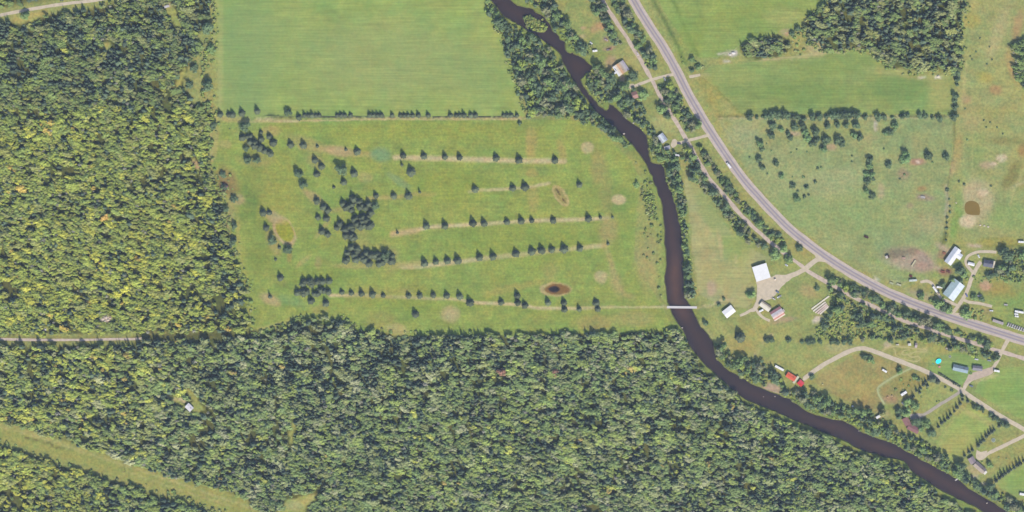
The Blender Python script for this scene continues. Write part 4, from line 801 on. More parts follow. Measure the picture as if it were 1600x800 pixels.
# ---------------------------------------------------------------- belts: thickets by the river, the trail and the houses
BELTS = {
 'west_bank': [(757, -40), (768, -8), (772, 8), (780, 26), (800, 38), (826, 54), (848, 70), (868, 86), (877, 105), (888, 124), (902, 142), (918, 160), (934, 178), (955, 200), (972, 216), (988, 232), (978, 230), (955, 214), (930, 198), (905, 187), (870, 184), (838, 183), (824, 172), (812, 150), (808, 125), (802, 102), (790, 82), (786, 60), (772, 38), (762, 15)],
 'upper_east': [(800, -40), (855, -40), (870, 10), (885, 30), (897, 48), (902, 60), (896, 72), (884, 66), (872, 52), (858, 36), (846, 18), (825, 6)],
 'yard_clump': [(888, 74), (900, 68), (912, 70), (926, 75), (924, 82), (906, 84), (892, 80)],
 'grove': [(914, 118), (928, 106), (938, 110), (952, 116), (966, 122), (978, 134), (978, 148), (968, 158), (955, 158), (942, 160), (930, 152), (918, 140)],
 'mid_bank': [(972, 150), (990, 152), (1003, 166), (1010, 186), (1024, 210), (1030, 226), (1048, 236), (1062, 252), (1060, 262), (1048, 268), (1040, 264), (1022, 250), (1014, 228), (1010, 206), (996, 193), (985, 187), (975, 178), (962, 166)],
 'east_bank': [(1034, 264), (1058, 262), (1066, 290), (1072, 312), (1074, 342), (1075, 380), (1079, 405), (1084, 440), (1088, 458), (1084, 468), (1069, 464), (1068, 437), (1066, 405), (1064, 376), (1060, 345), (1055, 320), (1050, 304), (1042, 285)],
 'trail_west': [(906, -40), (928, -20), (934, 3), (944, 20), (952, 35), (962, 50), (974, 70), (966, 72), (954, 60), (946, 50), (944, 35), (928, 18)],
 'trail_east': [(944, -40), (972, -20), (982, 20), (995, 45), (1006, 62), (1022, 86), (1024, 106), (1014, 108), (1000, 84), (988, 62), (976, 42), (962, 16), (952, -5)],
 'trail_mid': [(1032, 136), (1052, 138), (1062, 150), (1074, 172), (1086, 187), (1091, 200), (1080, 206), (1068, 196), (1058, 185), (1046, 182), (1034, 178), (1030, 160)],
 'trail_low_west': [(1062, 226), (1074, 232), (1090, 255), (1108, 285), (1128, 310), (1148, 336), (1172, 360), (1184, 376), (1194, 386), (1180, 386), (1168, 378), (1154, 368), (1140, 350), (1122, 328), (1108, 308), (1096, 294), (1080, 278), (1068, 250)],
 'trail_low_east': [(1085, 224), (1100, 234), (1120, 262), (1140, 290), (1165, 317), (1190, 346), (1214, 366), (1226, 378), (1212, 378), (1198, 368), (1175, 346), (1160, 328), (1134, 298), (1112, 270), (1092, 240)],
 'highway_strip': [(1286, 432), (1310, 434), (1340, 450), (1375, 467), (1410, 482), (1440, 497), (1470, 506), (1500, 518), (1540, 534), (1562, 545), (1540, 540), (1500, 526), (1440, 506), (1400, 493), (1340, 463), (1300, 443)],
 'scrub': [(1296, 452), (1320, 464), (1362, 483), (1410, 506), (1440, 516), (1475, 528), (1525, 543), (1560, 553), (1560, 562), (1530, 560), (1490, 546), (1450, 536), (1400, 531), (1340, 531), (1300, 534), (1272, 526), (1278, 508), (1296, 488), (1298, 470)],
 'south_bank': [(1112, 536), (1128, 540), (1146, 556), (1168, 558), (1186, 560), (1204, 575), (1218, 582), (1232, 604), (1250, 606), (1270, 614), (1292, 619), (1330, 642), (1360, 642), (1372, 652), (1392, 660), (1404, 678), (1428, 682), (1446, 692), (1470, 704), (1488, 722), (1504, 738), (1526, 752), (1545, 764), (1565, 772), (1588, 782), (1605, 792), (1640, 800), (1640, 835), (1600, 810), (1570, 795), (1545, 781), (1500, 753), (1440, 718), (1396, 693), (1360, 681), (1330, 667), (1285, 651), (1251, 637), (1220, 622), (1192, 606), (1157, 588), (1132, 573), (1120, 556)],
 'farm_trees': [(1560, 392), (1580, 392), (1600, 388), (1640, 390), (1640, 445), (1600, 440), (1570, 440), (1545, 436), (1556, 420), (1568, 410)],
}
NOTREE = [(965, 105, 20), (993, 149, 7), (1036, 217, 10), (1043, 228, 6), (1058, 243, 5), (1207, 608, 13), (1240, 593, 19), (1220, 576, 10), (1374, 648, 9), (1418, 660, 17), (1525, 723, 17), (1300, 480, 0), (1497, 748, 5), (1392, 538, 5), (1434, 537, 5), (1546, 412, 13), (1278, 500, 7), (1120, 487, 12)]
BROAD_PTS = []
shx, shy, sht, shs = [], [], [], []
for bi, (bn, poly) in enumerate(BELTS.items()):
    sp = {'scrub': 10.5, 'south_bank': 9.2, 'trail_low_east': 8.8, 'highway_strip': 8.6, 'east_bank': 8.2, 'west_bank': 8.2}.get(bn, 8.6) * .9
    x, y, r = scatter(poly, sp, .36, 300 + bi)
    td = polydist(x, y, TRAIL[::2])
    k = td > 3.6
    for cx, cy, rad in NOTREE: k &= np.hypot(x - cx, y - cy) > rad
    k &= ~inpoly(x, y, RIVER)
    if bn == 'scrub': k &= fbm(x, y, 26, 4) > .36
    if bn == 'farm_trees': k &= r.random(len(x)) < .5
    k &= np.minimum(polydist(x, y, RB_W), polydist(x, y, RB_E)) > 3.2
    x, y = x[k], y[k]
    for a_, b_ in zip(x, y): BROAD_PTS.append((a_, b_, bn))
    # undergrowth between the trees
    x, y, r = scatter(poly, 4.3, .45, 400 + bi)
    k = (polydist(x, y, TRAIL[::2]) > 3.0) & ~inpoly(x, y, RIVER)
    for cx, cy, rad in NOTREE: k &= np.hypot(x - cx, y - cy) > rad * .92
    k &= r.random(len(x)) < (.8 if bn in ('scrub',) else .85)
    shx.append(x[k]); shy.append(y[k])
for line, wd in (([(333, 192), (325, 215), (331, 258), (344, 303), (355, 345), (366, 390), (378, 425), (388, 462), (391, 505)], 7), ([(394, 524), (440, 511), (470, 499), (535, 499), (560, 511), (700, 523), (1040, 516)], 5), ([(1262, 28), (1290, 2)], 6), ([(1256, 45), (1270, 72), (1310, 81), (1352, 78), (1400, 109), (1498, 114)], 4), ([(0, 656), (125, 693), (260, 737), (387, 772)], 5), ([(0, 692), (125, 733), (275, 776), (350, 804)], 5), ([(334, 0), (330, 60), (318, 100), (322, 160), (334, 180)], 9), ([(757, 0), (786, 70), (803, 120), (820, 172)], 4), ([(1508, 0), (1504, 60), (1499, 112)], 5)):
    L_ = smooth(line, 8); rr_ = np.random.default_rng(int(line[0][0]))
    q_ = np.array([L_[i] for i in rr_.integers(0, len(L_), int(len(L_) * 3.2))]) + rr_.normal(0, 1, (int(len(L_) * 3.2), 2)) * np.array((wd * .6, wd * .6))
    shx.append(q_[:, 0]); shy.append(q_[:, 1])
for poly in ([(1003, 294), (1018, 294), (1026, 330), (1030, 345), (1012, 345), (1006, 320)], ISLAND, [(932, 152), (944, 166), (948, 170), (936, 164)]):
    x, y, r = scatter(poly, 3.8, .45, 55); shx.append(x); shy.append(y)
for poly, sp, pr in (([(1006, 345), (1030, 345), (1034, 400), (1036, 470), (1020, 440), (1004, 400)], 8, .35), ([(986, 232), (1003, 255), (1020, 290), (1032, 330), (1037, 470), (1030, 470), (1024, 330), (1005, 280)], 6, .35),
                     ([(1255, 30), (1262, 80), (1290, 82), (1240, 88), (1236, 60)], 7, .5), ([(1062, 88), (1094, 88), (1096, 108), (1078, 114)], 6, .35), ([(1500, 420), (1540, 428), (1552, 440), (1530, 446), (1505, 434)], 7, .5),
                     ([(300, 40), (334, 40), (338, 170), (318, 170), (305, 120)], 9, .3), ([(1455, 446), (1475, 446), (1478, 472), (1455, 476)], 6, .4), ([(1504, 482), (1535, 484), (1540, 500), (1520, 500), (1506, 492)], 5, .6), ([(1400, 592), (1424, 592), (1420, 612), (1396, 612)], 6, .5), ([(344, 278), (358, 272), (366, 300), (356, 306), (346, 300)], 5, .6)):
    x, y, r = scatter(poly, sp, .45, int(sp * 10 + poly[0][0])); k = (r.random(len(x)) < pr) & ~inpoly(x, y, RIVER); shx.append(x[k]); shy.append(y[k])
x = np.concatenate(shx); y = np.concatenate(shy); r = np.random.default_rng(77)
tint = blendw(x, y, r, [(1.0, [C_GRN, C_LIME, C_GREY, C_BLG, C_OLV], [.34, .2, .2, .2, .1])])
s = r.lognormal(0, .3, len(x)).clip(.6, 1.9)
plant_mass('undergrowth', 'low bushy undergrowth along the river banks and the trail', 'undergrowth', x, y, SHR + r.integers(0, 2, len(x)), np.column_stack([s * 1.15, s, s * r.uniform(.8, 1.6, len(x))]), tint)

# ---------------------------------------------------------------- single trees
TREE_KINDS = {}
def crown_mesh(kind, v):
    k = (kind, v)
    if k not in TREE_KINDS:
        if kind == 'spruce': V, F = spruce(70 + v, R=5.2 + .3 * (v % 3), H=9.6 + .6 * (v % 2), tiers=9, nb=13, core=.6); T = trunk(70 + v, 5, .22, 0)
        elif kind == 'thin': V, F = spruce(80 + v, R=2.7, H=8.8, tiers=8, nb=8, core=.4); T = trunk(80 + v, 5, .16, 0)
        elif kind == 'broad': V, F = broadleaf(90 + v, R=4.5 + .3 * (v % 3), H=8.8 + .5 * (v % 2), nl=9 + v % 3, leaves=340); T = trunk(90 + v, 6, .24, 4)
        elif kind == 'shrub': V, F = shrub(120 + v, 1.5, 90); T = trunk(120 + v, .7, .08, 3)
        TREE_KINDS[k] = (mesh_np(kind + '_crown', V, F, [LEAF_I]), mesh_np(kind + '_trunk', *T, [BARK]), {})
    return TREE_KINDS[k]
def plant(kind, name, label, cat, px, py, size=1.0, tint=C_SPR, group=None, hz=1.0, v=None):
    v = random.randrange({'spruce': 6, 'thin': 2, 'broad': 7, 'shrub': 3}[kind]) if v is None else v
    cm, tm, first = crown_mesh(kind, v)
    if not first:
        root = bpy.data.objects.new(name, None); COL.objects.link(root)
        c = link('crown', cm, root); t = link('trunk', tm, root)
        first['o'] = (root, c, t)
    else:
        r0, c0, t0 = first['o']
        root = r0.copy(); COL.objects.link(root); root.name = name
        c = c0.copy(); COL.objects.link(c); c.parent = root; c.name = 'crown'
        t = t0.copy(); COL.objects.link(t); t.parent = root; t.name = 'trunk'
    root['label'] = label; root['category'] = cat
    if group: root['group'] = group
    elif 'group' in root: del root['group']
    x, y = W(px, py); root.location = (x, y, 0); root.rotation_euler = (0, 0, random.random() * 6.28); root.scale = (size, size, size * hz)
    t_ = np.asarray(tint) * random.uniform(.82, 1.2); c.color = (*t_, 1)
    return root
ORD = 'first second third fourth fifth sixth seventh eighth ninth tenth eleventh twelfth thirteenth fourteenth fifteenth sixteenth seventeenth eighteenth nineteenth'.split()
for a_, b_ in (('twent', 'twenty'), ('thirt', 'thirty'), ('fort', 'forty'), ('fift', 'fifty')):
    ORD.append(a_ + 'ieth'); ORD += [b_ + '-' + o_ for o_ in ORD[:9]]
OFFX, OFFY = 1.2, 3.2                      # the dark blob seen in the photo is mostly shade: the trunk stands south of its middle
def row(kind, name, cat, phrase, pts, tint, group, axis=0, end='west', size=1.0):
    for i, p in enumerate(sorted(pts, key=lambda q: q[axis])):
        s_ = (p[2] if len(p) > 2 else 1.0) * size; kd = p[3] if len(p) > 3 else kind
        if len(pts) == 1: lab = phrase
        elif i == 0: lab = '%s at the %s end of %s' % (cat, end, phrase)
        else: lab = '%s, %s from the %s in %s' % (cat, ORD[i], end, phrase)
        plant(kd, name, lab, cat, p[0] + OFFX * s_, p[1] + OFFY * s_, s_ * random.uniform(.86, 1.12), np.asarray(tint) * random.uniform(.75, 1.3), group, hz=random.uniform(.85, 1.2))
T = 'thin'
row('spruce', 'spruce_tree', 'dark spruce', 'the northernmost row across the golf course', [(629, 240), (661, 241), (694, 242), (717, 243, .9), (774, 244), (810, 247), (866, 247, 1.1)], C_SPR, 'spruces in the northernmost golf course row')
row('spruce', 'spruce_tree', 'dark spruce', 'the short row north of the oval bunker', [(741, 293), (800, 291), (819, 289), (904, 286)], C_SPR, 'spruces in the row near the oval bunker')
row('spruce', 'spruce_tree', 'dark spruce', 'the short row east of the central clump', [(586, 303, .9), (614, 303), (637, 303), (655, 298, .75, T)], C_SPR, 'spruces in the row east of the central clump')
row('spruce', 'spruce_tree', 'dark spruce', 'the middle row of the golf course', [(620, 361, .9, T), (665, 350), (694, 350, 1.05), (738, 346), (755, 346), (791, 344, .85), (813, 342, 1.05), (830, 342, .8), (863, 341, 1.05), (918, 338, 1.15), (937, 337, .85, T), (956, 337, .85, T)], C_SPR, 'spruces in the middle row of the golf course')
row('spruce', 'spruce_tree', 'dark spruce', 'the lower middle row of the golf course', [(662, 408, 1.1), (680, 406), (698, 405), (714, 404), (748, 399), (769, 398), (805, 393, 1.1), (830, 390), (845, 388), (861, 387, 1.05), (880, 386, 1.1), (905, 385), (949, 378, .9, T)], C_SPR, 'spruces in the lower middle golf course row')
row('spruce', 'spruce_tree', 'dark spruce', 'the long southern row', [(533, 454, .85), (548, 455, .85), (564, 456, .85), (581, 457, 1.0), (598, 459, .85), (637, 459), (655, 459, .9), (676, 458), (697, 459, .95), (717, 460), (733, 470), (782, 469), (807, 459), (819, 474), (855, 470, .9), (880, 470), (930, 470)], C_SPR, 'spruces in the long southern row')
row('spruce', 'spruce_tree', 'small dark spruce', 'the few on the footpath', [(808, 471, .8), (881, 481, .9), (904, 481, .7), (933, 480, .9)], C_SPR, 'small spruces on the footpath')
plant('spruce', 'spruce_tree', 'lone dark spruce on the open turf west of a round worn green', 'dark spruce', 649, 491, 1.1, C_SPR)
row('spruce', 'spruce_tree', 'dark tree', 'the hay field hedgerow', [(343, 176), (357, 177, .8), (363, 177, .8), (377, 174, 1.0), (401, 171, 1.0), (466, 181, .9)] + [(x_, 178.0, .72) for x_ in (475, 481, 487, 493, 498, 526, 532, 538, 547, 577, 583, 589, 595, 612, 625, 631, 637, 644, 653, 668, 703, 712, 718, 724, 735, 742, 786, 792, 798, 807)], C_SPR, 'trees in the hedgerow south of the hay field')
plant('broad', 'broadleaf_tree', 'round green tree in the hay field corner above the hedgerow', 'broadleaf tree', 451, 176, 1.15, C_DK)
plant('shrub', 'shrub', 'low dark bush by the fence at the north-east corner of the golf course', 'shrub', 812, 192, 2.0, C_DK); plant('shrub', 'shrub', 'dark bush at the hedgerow end beside the river thicket', 'shrub', 826, 182, 2.2, C_DK)

CLUMP = {
 'the north-west corner group': [(382, 193, 1.5, 'broad'), (358, 199, .6, 'shrub'), (333, 192, 1.2, 'broad'), (378, 212), (391, 210, .8), (407, 205, .6), (407, 214, 1.0), (420, 211, .9), (426, 220, 1.1), (395, 220, .8), (405, 229, 1.0), (413, 233, .9), (422, 238, .9), (384, 229, .9, 'broad'), (385, 246, 1.15, 'broad'), (400, 247, 1.1, 'broad')],
 'the loose group west of the blue-green patch': [(453, 223, .95), (473, 224), (495, 227, .5), (540, 232, .5), (557, 234), (491, 247), (501, 257), (494, 269), (464, 266, 1.45, 'broad'), (473, 285, 1.2, 'broad'), (531, 260, 1.7, 'broad'), (552, 268, 1.1), (536, 282, .9), (521, 291, .5), (521, 299, .45, 'shrub')],
 'the west edge strip of the course': [(347, 270, .9, 'broad'), (333, 288, .7), (349, 290, .8, 'broad'), (364, 307, 1.1, 'broad'), (352, 325, 1.0, 'broad'), (365, 350, 1.1, 'broad'), (363, 373, 1.2, 'broad'), (410, 329, 1.1), (420, 330, .8), (415, 353, .9), (424, 371, 1.3, 'broad'), (449, 386, 1.2, 'broad'), (436, 385, .5), (430, 404, .45), (437, 431, 1.0), (421, 460, 1.1, T)],
 'the string of trees west of the central clump': [(494, 311), (505, 320, 1.1), (511, 325), (496, 337, .8), (509, 338, 1.0), (502, 358, 1.05), (511, 363, .95)],
 'the central clump of the golf course': [(535, 315, 1.0), (550, 306, 1.0), (560, 312, 1.1), (570, 321, 1.1), (578, 329, 1.0), (555, 338, 1.0), (565, 343, 1.1), (575, 350, 1.1), (530, 346, 1.1), (538, 355, 1.2), (548, 364, 1.2), (548, 383, 1.1), (556, 386, 1.1), (571, 392, 1.1), (539, 404, 1.0), (555, 402, 1.1), (575, 408, 1.1), (600, 394, 1.6, 'broad'), (610, 404, 1.2), (592, 408, 1.1), (562, 352, 1.0), (585, 318, 1.1, 'broad'), (525, 353, .9)],
 'the clump heading the southern row': [(474, 437), (484, 436), (495, 437), (503, 437), (513, 436), (464, 454), (478, 453), (490, 456, .9), (500, 450), (512, 453), (485, 467), (508, 471)],
 'the pair of trees below the northern row': [(627, 255, .9, T), (641, 265, 1.25)],
}
_c = CLUMP['the central clump of the golf course']
_rc = random.Random(3)
for (cx, cy, rx, ry, n_) in ((560, 316, 22, 9, 9), (558, 342, 22, 9, 10), (543, 358, 10, 12, 6), (566, 399, 26, 11, 15), (600, 402, 12, 9, 5)):
    for k_ in range(n_): _c.append((round(cx + _rc.uniform(-1, 1) * rx, 1), round(cy + _rc.uniform(-1, 1) * ry, 1), round(_rc.uniform(.8, 1.2), 2)))
_c = CLUMP['the clump heading the southern row']
for (cx, cy, rx, ry, n_) in ((493, 440, 22, 4, 7), (488, 454, 24, 3, 5)):
    for k_ in range(n_): _c.append((round(cx + _rc.uniform(-1, 1) * rx, 1), round(cy + _rc.uniform(-1, 1) * ry, 1), round(_rc.uniform(.75, 1.05), 2)))
_c = CLUMP['the north-west corner group']
for (cx, cy, rx, ry, n_) in ((408, 228, 16, 8, 6), (386, 214, 8, 7, 3)):
    for k_ in range(n_): _c.append((round(cx + _rc.uniform(-1, 1) * rx, 1), round(cy + _rc.uniform(-1, 1) * ry, 1), round(_rc.uniform(.75, 1.1), 2)))
_c = CLUMP.pop('the central clump of the golf course')
CLUMP['the central clump, upper part'] = [q for q in _c if q[1] < 332]
CLUMP['the central clump, middle part'] = [q for q in _c if 332 <= q[1] < 374]
CLUMP['the central clump, lower part'] = [q for q in _c if q[1] >= 374]
for ph, pts in CLUMP.items():
    pts = sorted(pts, key=lambda q: (q[1] // 9, q[0]))
    xs = [p[0] for p in pts]; ys = [p[1] for p in pts]; used = {}
    for nm, i in (('northernmost', ys.index(min(ys))), ('southernmost', ys.index(max(ys))), ('westernmost', xs.index(min(xs))), ('easternmost', xs.index(max(xs)))):
        used.setdefault(i, nm)
    seen = {}
    for i, p in enumerate(pts):
        kd = p[3] if len(p) > 3 else 'spruce'; s_ = p[2] if len(p) > 2 else 1.0
        cat = {'spruce': 'dark spruce', 'thin': 'slender spruce', 'broad': 'broadleaf tree', 'shrub': 'shrub'}[kd]
        nm = {'broad': 'broadleaf_tree', 'shrub': 'shrub'}.get(kd, 'spruce_tree')
        szw = 'small ' if s_ < .75 else 'large ' if s_ > 1.25 else ''
        if i in used: lab = '%s%s, %s of %s' % (szw, cat, used[i], ph)
        else:
            key = szw + cat; seen[key] = seen.get(key, 0) + 1
            lab = '%s, %s such counting southward in %s' % (key, ORD[seen[key] - 1], ph)
        lab = lab.replace('trees in the', 'growth in the') if 'shrub' in cat else lab
        plant(kd, nm, lab, cat, p[0] + OFFX * s_, p[1] + OFFY * s_, s_, C_SPR if kd in ('spruce', 'thin') else (C_DK if kd == 'broad' else C_DK), 'trees of ' + ph[4:])

HEDGE_NE = [(1152, 181, .6, 'shrub'), (1170, 179, 1.2), (1182, 182, .6), (1191, 181, .5), (1198, 179, 1.1), (1206, 177, 1.2), (1214, 176, 1.2), (1222, 177, 1.2), (1229, 178, 1.1), (1238, 180, 1.0), (1246, 181, .9), (1254, 184, .8), (1268, 179, 1.2), (1279, 179, 1.2), (1290, 180, .8), (1300, 177, 1.25), (1308, 176, 1.25), (1316, 176, 1.25), (1324, 176, 1.2), (1332, 176, 1.2), (1339, 178, 1.0), (1351, 181, .8), (1371, 179, 1.1), (1380, 180, 1.0), (1393, 182, .6), (1409, 179, 1.1), (1417, 178, .8), (1436, 177, 1.1), (1444, 178, 1.0), (1456, 182, .7), (1467, 182, 1.0)]
row('broad', 'broadleaf_tree', 'broadleaf tree', 'the hedgerow above the cattle pasture', HEDGE_NE, C_DK, 'trees in the north-east hedgerow', size=.95)
row('broad', 'broadleaf_tree', 'broadleaf tree', 'the mown field east hedge', [(1494, 112, 1.0), (1494, 122, .9), (1494, 131, .6), (1490, 146, 1.1), (1490, 155, .9), (1491, 165, .9), (1489, 179, 1.1)], C_DK, 'trees at the east end of the mown field', axis=1, end='north')
row('shrub', 'shrub', 'shrub', 'the fence line between the two farm pastures', [(1478, 291, 1.7), (1482, 308, 1.0), (1483, 319, 1.0), (1483, 328, 1.1), (1478, 335, 1.4), (1478, 344, 1.2), (1478, 353, 1.2), (1477, 362, 1.0), (1477, 372, 1.0)], C_DK, 'shrubs on the pasture fence line', axis=1, end='north')
PAST_T = [(1206, 193, 1.2, 'broad'), (1219, 200, .8, 'broad'), (1203, 209, 1.1, 'broad'), (1185, 221, 1.1, 'broad'), (1190, 231, .8, 'broad'), (1197, 224, .7, 'shrub'), (1240, 195, 1.1, 'broad'), (1253, 194, 1.1, 'broad'), (1257, 205, 1.1, 'broad'), (1260, 213, 1.1, 'broad'), (1272, 202, 1.2, 'broad'), (1230, 207, .8, 'broad'), (1234, 213, .8, 'broad'), (1232, 222, .6, 'shrub'), (1268, 221, 1.1, 'broad'), (1275, 216, .9, 'broad'), (1288, 215, 1.3, 'broad'), (1285, 230, 1.0, 'broad'), (1307, 216, 1.2, 'broad'), (1314, 221, 1.1, 'broad'), (1291, 194, 1.1, 'broad'), (1307, 193, 1.0, 'broad'), (1321, 193, .9, 'broad'), (1337, 193, 1.2, 'broad'), (1333, 209, 1.1, 'broad'), (1342, 211, 1.0, 'broad'), (1170, 245, .9, 'shrub'), (1185, 246, 1.0, 'broad'), (1189, 258, 1.0, 'broad'), (1211, 253, .9, 'broad'), (1198, 271, .8, 'shrub'), (1220, 273, .8, 'broad'), (1254, 276, 1.2, 'shrub'), (1237, 276, .8, 'shrub'), (1237, 287, .9, 'broad'), (1259, 291, .7, 'broad'), (1272, 283, 1.6, 'shrub'), (1245, 298, 1.2, 'shrub'), (1244, 308, 1.0, 'broad'), (1255, 306, 1.6, 'shrub'), (1262, 304, 1.2, 'shrub'), (1204, 235, .8, 'shrub'), (1276, 262, 1.3, 'shrub'), (1282, 261, 1.0, 'shrub'), (1330, 243, .9, 'shrub'), (1330, 252, .9, 'shrub'), (1380, 232, .9, 'shrub'), (1235, 238, .8, 'shrub'), (1244, 233, .8, 'shrub'), (1260, 237, .8, 'shrub'),
 (1358, 246, 1.0, 'broad'), (1357, 256, 1.0, 'broad'), (1352, 269, .9, 'broad'), (1361, 270, 1.1, 'broad'), (1354, 281, 1.0, 'broad'), (1362, 277, .8, 'broad'), (1353, 296, .9, 'broad'), (1362, 303, 1.0, 'broad'), (1387, 255, 1.0, 'broad'), (1388, 203, 1.1, 'broad'), (1397, 194, 1.1, 'broad'), (1382, 206, .8, 'broad'), (1413, 242, 1.7, 'broad'), (1449, 240, 1.2, 'broad'), (1477, 242, 1.0, 'broad'), (1456, 253, .9, 'shrub'), (1412, 272, 1.0, 'shrub'), (1405, 279, .9, 'shrub'), (1505, 287, 1.2, 'shrub'), (1547, 290, 1.0, 'shrub'), (1497, 283, 1.0, 'shrub'), (1510, 218, .9, 'shrub')]
cntp = {}
for p in sorted(PAST_T, key=lambda q: q[0]):
    kd = p[3]; cat = 'broadleaf tree' if kd == 'broad' else 'shrub'
    reg = 'in the west pasture' if p[0] < 1222 else 'in the middle pasture' if p[0] < 1300 else 'in the central pasture' if p[0] < 1346 else 'in the upright pasture strip' if p[0] < 1370 else 'in the east pasture'
    szw = 'large ' if p[2] > 1.25 else 'small ' if p[2] < .95 else ''
    key = (szw + cat, reg); cntp[key] = cntp.get(key, 0) + 1
    plant(kd, 'broadleaf_tree' if kd == 'broad' else 'shrub', '%s%s, %s such from the west %s' % (szw, cat, ORD[cntp[key] - 1], reg), cat, p[0] + OFFX * p[2], p[1] + (OFFY if kd == 'broad' else .6) * p[2], p[2], C_DK if random.random() < .7 else C_BLG, 'trees and bushes dotted over the pasture')
DOTS = [(1531, 60), (1546, 73), (1525, 81), (1516, 88), (1519, 93), (1550, 93), (1542, 100), (1537, 188), (1547, 191), (1541, 199), (1558, 199), (1567, 209), (1510, 75), (1508, 170)]
for i, p in enumerate(sorted(DOTS, key=lambda q: q[1])):
    plant('shrub', 'shrub', 'tiny dark bush, %s from the north of those dotted over the far pasture' % ORD[i], 'shrub', p[0], p[1], .8, C_DK, 'tiny bushes in the far pasture')
